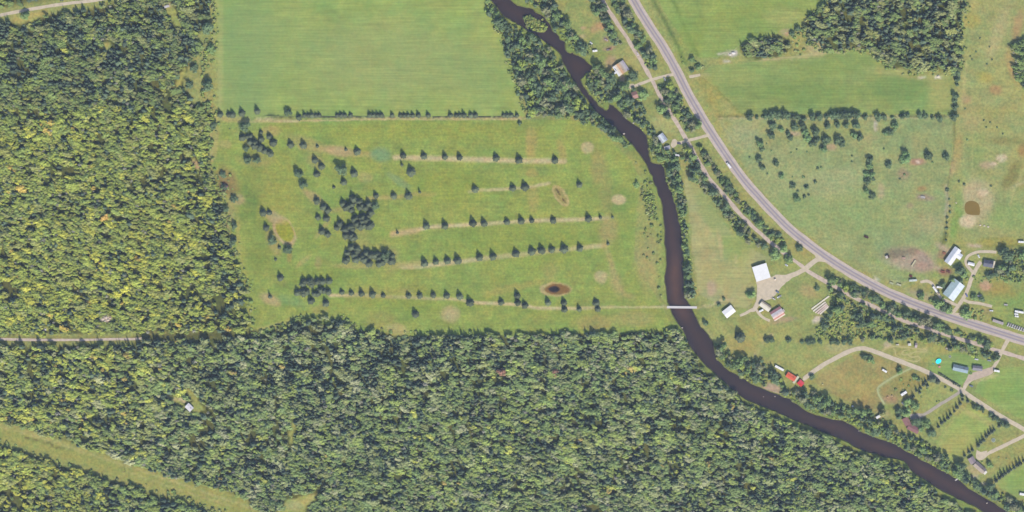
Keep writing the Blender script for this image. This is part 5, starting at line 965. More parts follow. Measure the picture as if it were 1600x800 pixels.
YARD_T = [('beside the reddish shed, on its east side', 1004, 146, 1.5, 'broad'), ('south-west of the reddish shed', 980, 156, 1.2, 'broad'), ('just north of the reddish shed', 990, 139, .7, 'broad'), ('at the south-east corner of the orange-roofed house', 988, 117, 1.5, 'broad'), ('alone on the lawn between trail and river', 1033, 168, 1.5, 'broad'), ('beside the gravel yard, west of its neck', 1172, 459, 1.35, 'broad'), ('alone on the grass above the river bend', 1155, 524, 1.5, 'spruce'),
 ('on the trail edge north-east of the white barn', 1209, 394, 1.7, 'broad'), ('on the trail edge, small, next to the large round one', 1194, 383, 1.1, 'broad'), ('between trail and highway near the junction', 1223, 385, 1.3, 'broad'), ('at the trail edge nearest the junction', 1231, 403, 1.3, 'broad'), ('north of the junction by the highway', 1248, 386, 1.0, 'broad'), ('small, on the grass east of the junction trail', 1276, 449, .8, 'broad'),
 ('at the south side of the L-shaped barn', 1498, 421, 1.4, 'broad'), ('south-east of the L-shaped barn', 1504, 427, 1.2, 'broad'), ('north end of the blue-green barn, west one', 1487, 437, .8, 'broad'), ('north end of the blue-green barn, east one', 1499, 438, .9, 'broad'), ('west of the blue-green barn', 1472, 443, .9, 'broad'), ('by the parked cars west of the blue-green barn', 1438, 461, 1.1, 'broad'), ('at the highway, left of the farm entrance', 1464, 472, 1.5, 'broad'), ('beside the big one left of the farm entrance', 1473, 479, 1.2, 'broad'), ('next to the farm entrance, left side', 1480, 482, 1.2, 'broad'), ('at the farm entrance, right side', 1507, 487, 1.6, 'broad'), ('in the farm garden below the turning circle', 1521, 463, 1.0, 'broad'), ('east of the farm drive by the round dirt patch', 1533, 466, .9, 'broad'), ('behind the dark-roofed farmhouse, big', 1567, 394, 1.7, 'broad'), ('behind the dark-roofed farmhouse, second', 1575, 398, 1.3, 'broad'), ('below the dark-roofed farmhouse', 1544, 428, 1.2, 'broad'), ('south-east of the dark-roofed farmhouse', 1565, 416, 1.3, 'broad'), ('at the far east edge by the farm', 1598, 396, 1.4, 'broad'), ('east of the dark-roofed farmhouse, fifth', 1580, 417, 1.2, 'broad'), ('pale, at the farm garden edge', 1556, 426, .9, 'broad'),
 ('on the sand patch by the river', 1226, 611, 1.1, 'spruce'), ('at the end of the white road by the red roofs', 1268, 587, .8, 'broad'), ('in the brown meadow beside the grey-green track', 1404, 578, 1.1, 'broad'), ('at the top of the brown meadow, east one', 1360, 561, 1.1, 'broad'), ('at the top of the brown meadow, west one', 1348, 556, .9, 'broad'), ('at the top of the brown meadow, middle', 1353, 555, .7, 'broad'), ('in the brown meadow near the white road', 1428, 588, .8, 'broad'), ('small, lower one near the white road in the brown meadow', 1434, 592, .6, 'broad'), ('north of the maroon-roofed house, dark round', 1427, 631, 1.4, 'broad'), ('above the maroon roof by the parked boat', 1417, 625, 1.3, 'broad'), ('against the north edge of the maroon roof', 1415, 643, 1.4, 'broad'), ('west of the maroon roof, north one', 1402, 640, 1.0, 'broad'), ('west of the maroon roof, south one', 1403, 650, .9, 'broad'), ('in front of the maroon house by the grey drive', 1431, 656, 1.4, 'broad'), ('east of the maroon house', 1444, 659, 1.4, 'broad'), ('south-east of the maroon house', 1455, 674, 1.2, 'broad'), ('in front of the lower maroon house', 1437, 668, .9, 'broad'),
 ('on the grass by the grey drive', 1463, 627, .7, 'shrub'), ('on the grass by the grey drive, second', 1467, 626, .6, 'shrub'), ('lone bush beside the conifer row above the grey drive', 1439, 620, .8, 'shrub'), ('lone bush east of that conifer row', 1448, 607, .8, 'shrub'), ('below the white road near the crossing, west bush', 1476, 604, 1.2, 'shrub'), ('below the white road near the crossing, east bush', 1486, 609, 1.4, 'shrub'), ('in the middle lawn, flat bush', 1467, 653, 1.0, 'shrub'), ('beside the blue-grey house', 1516, 583, 1.1, 'shrub'), ('on the bank by the bottom-right house', 1500, 727, 1.7, 'broad'), ('on the bank above the dock', 1506, 742, 1.2, 'broad'), ('lower bank near the bottom-right house', 1524, 757, 1.2, 'broad'), ('below the last conifer row', 1546, 758, 1.3, 'broad'), ('on the lawn east of the bottom-right house', 1546, 725, .9, 'broad'), ('small bush on the lawn south of the drive', 1560, 714, .7, 'shrub'), ('second small bush on the lawn south of the drive', 1572, 716, .7, 'shrub'), ('beside the bottom-right drive', 1534, 721, .7, 'shrub'),
 ('on the river side of the golf course, lone', 994, 288, .9, 'broad'), ('by the river path near the white-roofed house', 1123, 475, .6, 'broad'), ('small, near the tree by the white-roofed house path', 1131, 466, .5, 'broad'), ('on the bank below the white-roofed house', 1101, 503, .9, 'broad'), ('by the roadside clump north, top', 1080, 92, .9, 'broad'), ('by the roadside clump north, right', 1090, 104, .9, 'broad'), ('by the roadside clump north, bottom', 1080, 109, .8, 'broad'), ('at the west edge of the grove, first', 1245, 44, .9, 'broad'), ('between grove and wood', 1237, 52, .8, 'broad'), ('in the top-left wood clearing by the road', 40, 22, 1.3, 'broad'), ('edge tree by the hay field top', 325, 41, 1.9, 'broad'), ('edge tree by the hay field, second', 330, 75, 1.3, 'broad'), ('edge tree by the hay field, dark group', 324, 130, 1.7, 'broad'), ('in the grassy margin west of the hay field', 303, 104, 1.2, 'broad'), ('in the grassy margin, lower', 296, 131, 1.1, 'broad'), ('by the woodland track in the grassy margin', 276, 118, .9, 'broad')]
for where, px, py, s_, kd in YARD_T:
    cat = {'broad': 'broadleaf tree', 'shrub': 'shrub', 'spruce': 'dark spruce'}[kd]
    plant(kd, {'broad': 'broadleaf_tree', 'shrub': 'shrub', 'spruce': 'spruce_tree'}[kd], '%s %s' % (cat, where), cat, px + OFFX * s_ * .6, py + OFFY * s_ * (.55 if kd != 'shrub' else .2), s_, C_SPR if kd == 'spruce' else (C_DK * 1.15 if random.random() < .6 else C_GRN))
HROW = [('the line below the striped roof', 'broad', [(1197, 528, .9), (1204, 529, .8), (1231, 529, .8), (1252, 532, .7), (1262, 531, .9), (1269, 531, .8), (1280, 532, .7), (1299, 531, .9), (1307, 532, .9), (1318, 531, .9), (1326, 531, .9)], C_DK),
 ('the conifer row between brown meadow and lawn', 'thin', [(1426, 617, 1.0), (1431, 608, 1.0), (1437, 604, 1.2), (1436, 611, 1.0), (1442, 598, 1.1), (1445, 594, 1.1), (1450, 590, 1.2), (1456, 588, 1.4, 'spruce'), (1464, 594, .9, 'spruce'), (1448, 600, 1.0)], C_SPR),
 ('the conifer row below the white road crossing', 'thin', [(1465, 664, 1.1), (1470, 658, 1.1), (1475, 655, 1.0), (1480, 650, 1.1), (1484, 645, 1.2), (1490, 640, 1.0), (1494, 634, 1.1), (1499, 628, 1.1), (1503, 622, 1.0), (1502, 616, 1.2), (1511, 624, 1.1)], C_SPR),
 ('the sparse row along the white road', 'broad', [(1521, 632, .8), (1527, 634, .8), (1534, 638, .8), (1547, 646, .7), (1551, 649, .9), (1557, 653, .8), (1565, 658, 1.0), (1570, 661, .9)], C_DK),
 ('the conifer row above the bottom-right house', 'thin', [(1506, 709, 1.1), (1513, 704, 1.1), (1518, 700, 1.2), (1527, 693, 1.2), (1531, 689, 1.0), (1535, 685, 1.2), (1540, 679, 1.1), (1544, 675, 1.1), (1548, 672, 1.2), (1552, 669, 1.1), (1560, 663, 1.0)], C_SPR),
 ('the conifer row at the lower right edge', 'thin', [(1555, 748, 1.2), (1560, 744, 1.2), (1564, 740, 1.3), (1569, 737, 1.2), (1574, 734, 1.2), (1578, 731, 1.1), (1583, 728, 1.2), (1588, 724, 1.2), (1593, 721, 1.2), (1598, 717, 1.2)], C_SPR),
 ('the clipped hedge row above the white road', 'shrub', [(1466 + 2.9 * i, 579.5 + 1.85 * i, 1.15) for i in range(12)], C_SPR)]
for ph, kd, pts, tint in HROW:
    cat = {'broad': 'broadleaf tree', 'thin': 'slender conifer', 'shrub': 'hedge bush'}[kd]
    row(kd, {'broad': 'broadleaf_tree', 'thin': 'conifer_tree', 'shrub': 'hedge_bush'}[kd], cat, ph, pts, tint, 'plants of ' + ph[4:], size=.86 if kd == 'thin' else 1.0)
plant('shrub', 'shrub', 'dark reddish bush on bare soil at the west edge of the golf course', 'shrub', 350, 292, 2.6, np.array((.075, .045, .038)))
# single trees of special colour in the woods
for px, py, c_, lab in ((783, 581, np.array((.17, .085, .05)), 'red-crowned maple in the southern woodland, west of the other red one'), (867, 581, np.array((.17, .085, .05)), 'red-crowned maple in the southern woodland, east of the other red one'), (165, 340, C_ORG, 'orange-crowned tree in the middle of the western woodland'), (192, 452, C_YEL * 1.25, 'bright golden tree above the dirt lane in the western woodland'), (184, 458, C_YEL * 1.3, 'bright golden tree just left of the other golden one'), (200, 449, C_YEL * 1.3, 'bright golden tree just right of the other golden one'), (42, 450, C_YEL * 1.2, 'golden tree near the west edge above the dirt lane'), (1378, 645, C_OLV, 'olive-yellow tree on the south bank below the long mobile home')):
    plant('broad', 'broadleaf_tree', lab, 'broadleaf tree', px, py, 1.25, c_, hz=1.35)

# belt trees: the largest 300 singly, the rest as one mass
BELT_NAME = {'west_bank': 'the thicket on the west bank beside the hay field', 'upper_east': 'the belt on the east bank at the top of the river', 'yard_clump': 'the clump by the junk yard', 'grove': 'the river narrows grove', 'mid_bank': 'the bank between the narrows and the grey-roofed cabin', 'east_bank': 'the narrow belt on the east bank above the footbridge', 'trail_west': 'the west strip of the upper trail', 'trail_east': 'the east strip of the upper trail', 'trail_mid': 'the overgrown trail block', 'trail_low_west': 'the meadow side of the trail', 'trail_low_east': 'the strip by the white truck', 'highway_strip': 'the lower highway strip', 'scrub': 'the trail scrub', 'south_bank': 'the south-east river bank below the houses', 'farm_trees': 'the farm garden at the east edge'}
ORDER = ['highway_strip', 'trail_low_east', 'trail_mid', 'trail_east', 'trail_low_west', 'scrub', 'grove', 'mid_bank', 'south_bank', 'trail_west', 'yard_clump', 'farm_trees', 'east_bank', 'upper_east', 'west_bank']
pts = sorted(BROAD_PTS, key=lambda p: ORDER.index(p[2]))
TONES = [('dark green', C_DK * 1.1), ('mid green', C_GRN * .8), ('grey-green', C_GREY * .68), ('yellow-green', C_LIME * .8)]
N_SINGLE = 150
rest = []
rb = random.Random(5)
cnt = {}
pts = sorted(pts, key=lambda p: (ORDER.index(p[2]), p[1]))
for i, (px, py, bn) in enumerate(pts):
    tn = rb.choices(range(4), [.42, .28, .2, .1])[0]; s_ = min(1.8, max(.55, rb.lognormvariate(0, .34)))
    s_ *= .66 if bn == 'farm_trees' else .7 if bn in ('east_bank', 'mid_bank') else .78
    cnt[(bn, tn)] = cnt.get((bn, tn), 0) + 1
    if i < N_SINGLE:
        plant('broad', 'broadleaf_tree', '%s tree, %s such going south in %s' % (TONES[tn][0], ORD[cnt[(bn, tn)] - 1], BELT_NAME[bn]), 'broadleaf tree', px, py, s_, TONES[tn][1], '%s trees in %s' % (TONES[tn][0], BELT_NAME[bn]), hz=rb.uniform(.95, 1.5))
    else: rest.append((px, py, s_, tn))
ra = np.array(rest); rg = np.random.default_rng(9)
ri_ = rg.integers(0, NBROAD, len(ra)); sp_ = rg.random(len(ra)) < .2; ri_[sp_] = NBROAD + rg.integers(0, NSPR, sp_.sum())
plant_mass('riverside_trees', 'broadleaf trees crowding the river banks', 'trees', ra[:, 0], ra[:, 1], ri_, np.column_stack([ra[:, 2] * 1.3, ra[:, 2] * 1.1, ra[:, 2] * rg.uniform(.95, 1.5, len(ra))]), np.where(sp_[:, None], C_WSP * 1.2, np.array([TONES[int(t)][1] for t in ra[:, 3]])) * rg.uniform(.8, 1.25, (len(ra), 1)))
print('belt trees', len(pts), 'as mass', len(ra))
# ---------------------------------------------------------------- buildings, vehicles and small things
def frame_of(c):
    """photo corners a,b,c,d (a->b one side, b->c the next) -> centre px, angle, size along a->b and along b->c in metres"""
    P = [np.array(W(*p)) for p in c]
    ctr = sum(P) / 4
    e1 = ((P[1] - P[0]) + (P[2] - P[3])) / 2; e2 = ((P[2] - P[1]) + (P[3] - P[0])) / 2
    return ctr, math.atan2(e1[1], e1[0]), np.linalg.norm(e1), np.linalg.norm(e2)
GLASS = mat_plain('window_glass', (.05, .06, .07), .1, .05, 1, spec=.6)
TRIM = M(235, 232, 226)
RUBBER = mat_plain('rubber', (.03, .03, .03), .9, .1, 3)
DARKM = mat_plain('dark_steel', (.08, .08, .085), .6, .15, 3)
WOODM = mat_plain('weathered_timber', A(150, 136, 118), .9, .2, 2)

def house(name, label, cat, corners, wall, left, right, eave=2.7, pitch=.42, over=.35, chimney=True, windows=True, ridge=None):
    """gabled building; the ridge runs along corners a->b; left/right: lists of roof strip colours from ridge to eave"""
    ctr, ang, L, Wd = frame_of(corners)
    px, py = ctr[0] / S + 800, 400 - ctr[1] / S
    t = thing(name, label, cat, px, py); t.rotation_euler = (0, 0, ang)
    L = L - 2 * over; Wd = Wd - 2 * over
    h = eave + Wd / 2 * pitch
    m = MB(); m.prism([(-Wd / 2, 0), (Wd / 2, 0), (Wd / 2, eave), (0, h), (-Wd / 2, eave)], -L / 2, L / 2)
    m.build('wall', wall, t)
    th = .14
    for side, cols in ((1, left), (-1, right)):
        n_ = len(cols); w0 = 0.0
        run = Wd / 2 + over
        for i, cm in enumerate(cols):
            a = run * i / n_ + (0.0 if i == 0 else .015); b = run * (i + 1) / n_
            za = h + .05 - a * pitch; zb = h + .05 - b * pitch
            q = MB(); q.prism([(side * a, za), (side * b, zb), (side * b, zb + th), (side * a, za + th)][::side], -L / 2 - over, L / 2 + over)
            q.build('roof' if n_ == 1 else 'roof_panel', cm, t)
    MB().box(-L / 2 - over, L / 2 + over, -.14, .14, h + .19, h + .25).build('ridge_cap', ridge or right[0], t)
    if chimney:
        MB().box(L * .2, L * .2 + .7, .5, 1.2, h - .6, h + .9).build('chimney', M(150, 110, 100), t)
    d = MB().box(-.5, .5, -Wd / 2 - .05, -Wd / 2 - .002, 0.05, 2.1).build('door', M(140, 110, 96), t)
    MB().box(.3, .4, -Wd / 2 - .1, -Wd / 2 - .052, .95, 1.1).build('handle', DARKM, d)
    if windows:
        for x in np.linspace(-L * .36, L * .36, 4):
            for s in (-1, 1):
                if s < 0 and abs(x) < 1.6: continue
                y0, y1 = (s * Wd / 2 + .002, s * Wd / 2 + .06) if s > 0 else (s * Wd / 2 - .06, s * Wd / 2 - .002)
                f = MB().box(x - .6, x + .6, y0, y1, .95, 2.05).build('window', TRIM, t)
                yy = (y1 + .002, y1 + .012) if s > 0 else (y0 - .012, y0 - .002)
                MB().box(x - .5, x + .5, yy[0], yy[1], 1.03, 1.97).build('pane', GLASS, f)
    return t, L, Wd, h
def extra(t, nm, mat, x0, x1, y0, y1, z0, z1): return MB().box(x0, x1, y0, y1, z0, z1).build(nm, mat, t)
WHT = M(248, 247, 243, .5, .05); WHT2 = M(240, 240, 240, .5, .08); CREAM = M(228, 218, 192); GREY1 = M(186, 176, 180); DKGREY = M(92, 98, 116)

t, L, Wd, h = house('house', 'house with an orange, white and grey striped roof on the east bank', 'house', [(955.4, 102.9), (965.9, 118.2), (984.3, 110.7), (974.7, 96.3)], M(214, 204, 190),
      [M(204, 182, 156), M(196, 188, 184), M(184, 176, 182)], [M(214, 174, 138), M(230, 214, 194), M(234, 232, 230)], eave=2.8, pitch=.25)
extra(t, 'skylight', M(70, 104, 150), -4.6, -.6, -6.9, -4.4, 3.24, 3.38)
extra(t, 'porch', WHT2, -.2, 1.8, -10.6, -7.8, 0, 2.6)
house('shed', 'small reddish-brown roofed shed south of the upper driveway', 'shed', [(985, 145), (994, 142.5), (998, 152), (990, 155.5)], M(170, 150, 136), [M(172, 134, 126)], [M(178, 142, 134)], eave=2.4, chimney=False, windows=False)
t, L, Wd, h = house('cabin', 'pale blue-grey roofed cabin beside the river below the second driveway', 'cabin', [(1025.5, 211.8), (1034.5, 224.5), (1043.5, 218.5), (1036, 208.8)], M(200, 200, 196), [M(206, 216, 222), M(172, 178, 188)], [M(214, 222, 226), M(184, 188, 196)], pitch=.3)
house('shed', 'small grey shed just south of the pale blue-grey cabin', 'shed', [(1037, 229), (1038.6, 234.4), (1048, 233), (1046.5, 227.5)], M(190, 186, 184), [M(176, 176, 184)], [M(190, 190, 198)], eave=2.2, chimney=False, windows=False)
t, L, Wd, h = house('barn', 'large square white-roofed barn at the gravel yard', 'barn', [(1174.4, 416.6), (1181.3, 439.9), (1204, 433.9), (1196.8, 411.6)], M(236, 232, 226), [WHT], [WHT], eave=3.6, pitch=.1, chimney=False, windows=False, ridge=WHT)
extra(t, 'barn_door', M(200, 196, 190), L / 2 + .003, L / 2 + .1, -2.6, 2.6, 0, 3.2)
house('building', 'white-roofed building near the footbridge on the east bank', 'building', [(1126, 488.5), (1140, 478), (1151, 484.5), (1137, 496)], M(236, 232, 226), [WHT], [WHT], eave=3.2, pitch=.16, chimney=False, ridge=WHT)
t, L, Wd, h = house('house', 'building with maroon, white and pink striped roof below the yard', 'house', [(1199.9, 489.4), (1216.4, 480.4), (1228.7, 489.4), (1212, 501)], M(206, 196, 184),
      [M(222, 216, 216), M(168, 124, 128)], [M(206, 190, 188), M(224, 200, 192), M(206, 140, 126), M(226, 208, 190)], eave=2.8, pitch=.25, chimney=False)
extra(t, 'porch', M(196, 186, 176), L / 2 + .01, L / 2 + 2.4, -2.6, 1.2, 0, 2.2)
house('outbuilding', 'long cream roofed outbuilding at the corner of the striped-roof building', 'outbuilding', [(1184.7, 476.2), (1199.5, 487), (1206.4, 480.2), (1191.6, 470)], M(206, 198, 180), [CREAM, M(150, 140, 130)], [M(232, 224, 204)], eave=2.4, pitch=.2, chimney=False, windows=False)
t, L, Wd, h = house('barn', 'L-shaped white and pale grey roofed barn at the farm', 'barn', [(1474, 409.5), (1491, 385.6), (1502, 391), (1485.5, 414)], M(214, 214, 214), [M(206, 212, 220)], [WHT2], eave=3.4, pitch=.22, chimney=False, windows=False)
q = MB(); q.prism([(-3.4, 0), (3.4, 0), (3.4, 3), (0, 3.9), (-3.4, 3)], -9.6, -Wd / 2 - .3)
w_ = q.build('wing_wall', M(214, 214, 214), t); w_.rotation_euler = (0, 0, math.pi / 2); w_.location = (4.6, 0, 0)
for s in (1, -1):
    q = MB(); q.prism([(0, 3.95), (s * 3.7, 2.98), (s * 3.7, 3.1), (0, 4.07)][::s], -9.9, -Wd / 2 + 1.2)
    w_ = q.build('wing_roof', WHT2 if s > 0 else M(226, 228, 232), t); w_.rotation_euler = (0, 0, math.pi / 2); w_.location = (4.6, 0, 0)
house('barn', 'long pale blue-green roofed barn beside the farm drive', 'barn', [(1471.2, 460.8), (1488.6, 437.4), (1508.3, 444.3), (1489.8, 469)], M(206, 212, 212), [M(182, 202, 202)], [M(220, 230, 234)], eave=3.8, pitch=.26, chimney=False, windows=False)
t, L, Wd, h = house('farmhouse', 'dark slate-roofed farmhouse with a cream east edge', 'house', [(1536, 405.6), (1553.5, 407.6), (1548.5, 419), (1536.5, 415.5)], M(222, 210, 188), [DKGREY], [M(112, 116, 132)], eave=2.9, pitch=.35)
extra(t, 'veranda', CREAM, L / 2 + .02, L / 2 + 2.6, -Wd / 2, Wd / 2 + .6, 0, 2.5)
house('house', 'long house with a coral red roof above the sandy river bend', 'house', [(1225.8, 586.4), (1239, 596.4), (1245.6, 588.8), (1232, 582.2)], M(206, 196, 186), [M(226, 112, 92), M(230, 124, 104)], [M(222, 104, 86), M(226, 118, 100)], pitch=.2, ridge=M(230, 120, 100))
house('annex', 'pinkish-red roofed annex at the east end of the coral-roofed house', 'annex', [(1245, 598.5), (1250.5, 604.5), (1257.5, 598.5), (1250, 592.5)], M(206, 196, 186), [M(226, 92, 108)], [M(216, 72, 84)], pitch=.25, chimney=False, eave=2.6)
t = thing('breezeway', 'pale cream flat-roofed link between coral and pinkish-red roofs', 'breezeway', 1243.3, 593.2); t.rotation_euler = (0, 0, math.radians(52))
MB().box(-5, 5, -1.3, 1.3, 0, 2.5).build('wall', M(206, 196, 186), t); MB().box(-5.3, 5.3, -1.5, 1.5, 2.5, 2.68).build('roof', M(214, 214, 184), t)
house('house', 'long blue-grey roofed house east of the turquoise pool', 'house', [(1487.6, 578.2), (1511, 583.4), (1513, 574.2), (1489.5, 568.6)], M(226, 222, 216), [M(128, 146, 158)], [M(158, 178, 188)], pitch=.35)
house('garage', 'grey-roofed garage east of the blue-grey house', 'garage', [(1518.5, 578), (1533.6, 580.2), (1535.4, 572), (1519.8, 570.8)], M(222, 216, 208), [M(128, 128, 138)], [M(146, 144, 152)], eave=2.5, pitch=.32, chimney=False)
house('house', 'maroon-roofed house at the end of the grey drive', 'house', [(1408, 655.1), (1415.2, 666.4), (1423, 661.3), (1417.5, 650)], M(190, 176, 166), [M(160, 124, 122)], [M(152, 114, 116)], pitch=.3)
house('house', 'lower maroon-roofed wing of the riverside house', 'house', [(1414, 668.4), (1432.5, 677.8), (1437, 669.8), (1422, 662.4)], M(190, 176, 166), [M(154, 116, 118)], [M(148, 110, 114)], pitch=.3, chimney=False)
house('garage', 'small grey-purple roofed garage of the bottom-right house', 'garage', [(1511, 716.2), (1516.4, 726), (1525.4, 721.2), (1519.9, 713)], M(206, 196, 184), [M(150, 140, 146)], [M(164, 152, 154)], eave=2.5, pitch=.25, chimney=False)
t, L, Wd, h = house('house', 'long grey-brown roofed house on the bank at bottom right', 'house', [(1518.5, 726), (1534, 740), (1541.9, 733.8), (1526.7, 721.2)], M(216, 204, 184), [M(132, 126, 130)], [M(186, 172, 158)], pitch=.3)
extra(t, 'sunroom', M(236, 230, 220), L / 2 + .02, L / 2 + 3.2, -2.6, 2.0, 0, 2.4)
house('cabin', 'lone white-roofed cabin in the glade of the southern woodland', 'cabin', [(288, 634.6), (296.6, 642.6), (304, 638.2), (296, 630.2)], M(206, 200, 196), [M(234, 230, 232)], [M(226, 222, 224)], pitch=.25)
house('shed', 'tiny pale grey shed in the clearing left of the hay field', 'shed', [(256.5, 9), (257.5, 12.4), (265.5, 12), (264.5, 8.4)], M(200, 192, 186), [M(206, 200, 200)], [M(216, 212, 210)], eave=2.2, chimney=False, windows=False)
house('shed', 'small dark-sided cattle shelter at the edge of the muddy yard', 'shelter', [(1382.5, 400), (1384, 404), (1390, 402.4), (1388.6, 398.6)], M(80, 66, 62), [M(90, 74, 70)], [M(216, 208, 196)], eave=2.0, chimney=False, windows=False)
house('shed', 'white-roofed shed in the middle of the farm turning circle', 'shed', [(1511.4, 413.4), (1521.4, 416), (1523, 411.6), (1512.6, 408.8)], M(214, 210, 206), [M(226, 226, 230)], [WHT2], eave=2.3, pitch=.2, chimney=False, windows=False)

def wheels(t, xs, ys, r=.36, w=.24):
    for x in xs:
        for s in (-1, 1):
            q = MB(); q.tube((x, s * ys - w / 2, r), (x, s * ys + w / 2, r), r, r, 12); q.build('wheel', RUBBER, t)
def car(label, px, py, ang, paint, kind='car', L=4.6, group=None, H=1.45):
    """ang: heading in degrees, clockwise from photo right"""
    name = {'car': 'parked_car', 'pickup': 'pickup_truck', 'van': 'white_van', 'truck': 'box_truck'}[kind]
    t = thing(name, label, {'car': 'car', 'pickup': 'pickup truck', 'van': 'van', 'truck': 'truck'}[kind], px, py, .2, group); t.rotation_euler = (0, 0, -math.radians(ang))
    w = .9
    if kind == 'truck':
        MB().box(-L / 2, L / 2 - 2.0, -1.2, 1.2, .75, 3.2).build('cargo_box', WHT, t)
        MB().prism([(-1.05, .5), (1.05, .5), (1.05, 1.7), (.85, 2.4), (-.85, 2.4), (-1.05, 1.7)], L / 2 - 1.85, L / 2).build('cab', paint, t)
        MB().box(L / 2 - .03, L / 2 + .04, -.85, .85, 1.45, 2.2).build('windscreen', GLASS, t)
        wheels(t, (-L * .3, L * .36), 1.0, .45); 
        MB().box(-L / 2, L / 2 - .1, -.5, .5, .45, .72).build('chassis', DARKM, t)
        return t
    m = MB()
    prof = [(-L / 2, .35), (L / 2, .35), (L / 2, .78), (L / 2 - .9, .95), (-L / 2, .95)]
    m.poly([(x, -w, z) for x, z in prof] + [(x, w, z) for x, z in prof], [tuple(range(5)), tuple(range(9, 4, -1))] + [(i, 5 + i, 5 + (i + 1) % 5, (i + 1) % 5) for i in range(5)])
    m.build('body', paint, t)
    x0, x1 = (-L * .40, L * .22) if kind == 'car' else (-.3, L * .26) if kind == 'pickup' else (-L * .48, L * .28)
    q = MB(); q.poly([(x0, -.82, .951), (x1, -.82, .951), (x1, .82, .951), (x0, .82, .951), (x0 + .4, -.68, H - .06), (x1 - .6, -.68, H - .06), (x1 - .6, .68, H - .06), (x0 + .4, .68, H - .06)],
                     [(4, 5, 6, 7), (0, 1, 5, 4), (1, 2, 6, 5), (2, 3, 7, 6), (3, 0, 4, 7)]); q.build('window', GLASS, t)
    MB().box(x0 + .42, x1 - .62, -.67, .67, H - .058, H).build('roof', paint, t)
    wheels(t, (-L * .3, L * .3), .82, .33, .22)
    for s in (-.6, .6): MB().box(L / 2 + .002, L / 2 + .03, s - .15, s + .15, .6, .75).build('headlight', TRIM, t)
    if kind == 'pickup': MB().box(-L / 2 + .08, -.45, -.75, .75, .952, .962).build('cargo_bed', DARKM, t)
    return t
def trailer(label, px, py, ang, L=7.0, Wd=2.4, H=2.7, col=None, name='camper_trailer', cat='camper trailer', group=None):
    t = thing(name, label, cat, px, py, .1, group); t.rotation_euler = (0, 0, -math.radians(ang))
    c = col or WHT
    m = MB(); m.prism([(-Wd / 2, .5), (Wd / 2, .5), (Wd / 2, H - .2), (Wd / 2 - .25, H), (-Wd / 2 + .25, H), (-Wd / 2, H - .2)], -L / 2, L / 2); m.build('body', c, t)
    MB().box(-L * .1 - .4, -L * .1 + .4, -.4, .4, H + .002, H + .12).build('roof_vent', M(190, 186, 182), t)
    for s in (-1, 1):
        for x in (-L * .28, L * .22): MB().box(x - .5, x + .5, s * (Wd / 2 + .012) - .008, s * (Wd / 2 + .012) + .008, 1.3, 1.95).build('window', GLASS, t)
    MB().box(L / 2, L / 2 + 1.2, -.08, .08, .45, .55).build('hitch', DARKM, t)
    wheels(t, (-.4, .4), Wd / 2 - .2, .34)
    return t
CW = M(236, 236, 236, .35); CG = M(170, 174, 182, .35); CB = M(120, 132, 156, .35); CR = M(168, 110, 100, .4); CDK = M(84, 84, 92, .4)
v = Vector((1162 - 1136, 281 - 245)); road_ang = math.degrees(math.atan2(v[1], v[0]))
t = car('white truck driving on the highway beside the cattle pasture', 1138.6, 258.6, road_ang + 180, WHT, 'truck', 8.0)
car('grey car on the driveway by the highway, upper house', 1038.5, 123.5, 60, CG)
car('grey-blue car at the top of the three vehicles in the gravel yard', 1214.6, 456, 32, CB)
car('white pickup truck in the middle of the three vehicles by the gravel yard', 1217.5, 463.5, 150, CW, 'pickup', 5.8)
car('pale car, lowest of the three vehicles by the gravel yard', 1208.8, 466.8, 30, M(214, 206, 196, .4))
trailer('small white camper trailer beside the cream outbuilding', 1189.2, 485.2, -28, 5.6, 2.3)
trailer('tiny white camper trailer in the trees south of the pale cabin', 1058.2, 242.6, 10, 5.4, 2.3)
trailer('white camper trailer above the coral-roofed house', 1217.6, 575, 28, 12.0, 2.8)
trailer('long white trailer at the tree edge below the brown meadow', 1374.2, 649.6, -31, 10.4, 3.2, name='mobile_home', cat='mobile home')
trailer('white trailer in the lower brown meadow beside the conifer row', 1411.8, 614.6, -33, 8.0, 3.2)
trailer('white trailer in the upper brown meadow, tilted to the right', 1381.8, 579.2, 30, 6.4, 2.4)
trailer('white trailer beside the wide driveway below the highway junction', 1557, 579.4, 10, 7.0, 2.6)
trailer('white trailer west of the blue-green barn, level one', 1467.6, 448.6, 4, 7.2, 2.4)
trailer('white slanted trailer west of the blue-green barn', 1460.6, 452, 55, 8.4, 2.4)
trailer('pale green-white trailer at the south edge of the muddy yard', 1426.2, 438, -4, 9.6, 2.6, col=M(206, 216, 206))
trailer('long grey flat trailer, west end of the parked row by the highway', 1558.8, 502.9, 19, 14.0, 3.4, 2.9, M(182, 172, 172), 'cargo_trailer', 'cargo trailer')
trailer('white trailer in the right-edge trio, long top one', 1592, 487.2, 10, 11.0, 2.6, name='cargo_trailer', cat='cargo trailer')
trailer('white trailer in the right-edge trio, middle one', 1587.4, 490.6, 8, 4.6, 2.0, name='cargo_trailer', cat='cargo trailer')
trailer('white trailer in the right-edge trio, lowest one', 1588, 494.2, 8, 4.6, 2.0, name='cargo_trailer', cat='cargo trailer')
trailer('white trailer alone in the green pasture at the right edge', 1595, 378, 4, 7.0, 2.4, name='cargo_trailer', cat='cargo trailer')
trailer('white trailer at the right edge near the bottom corner', 1597, 772, 10, 7.0, 3.0)
trailer('white trailer in the upper junk yard by the river belt', 929.5, 79.6, -8, 6.0, 2.4)
for i in range(9):
    f = i / 8
    car('old pale car, %s from the west in the row parked along the highway' % ORD[i], 1575 + 27.5 * f, 507 + 9.6 * f, 112, [M(206, 200, 196, .5), M(190, 182, 180, .5), M(214, 210, 206, .5)][i % 3], 'car', 4.8, 'old cars parked in a row by the highway')
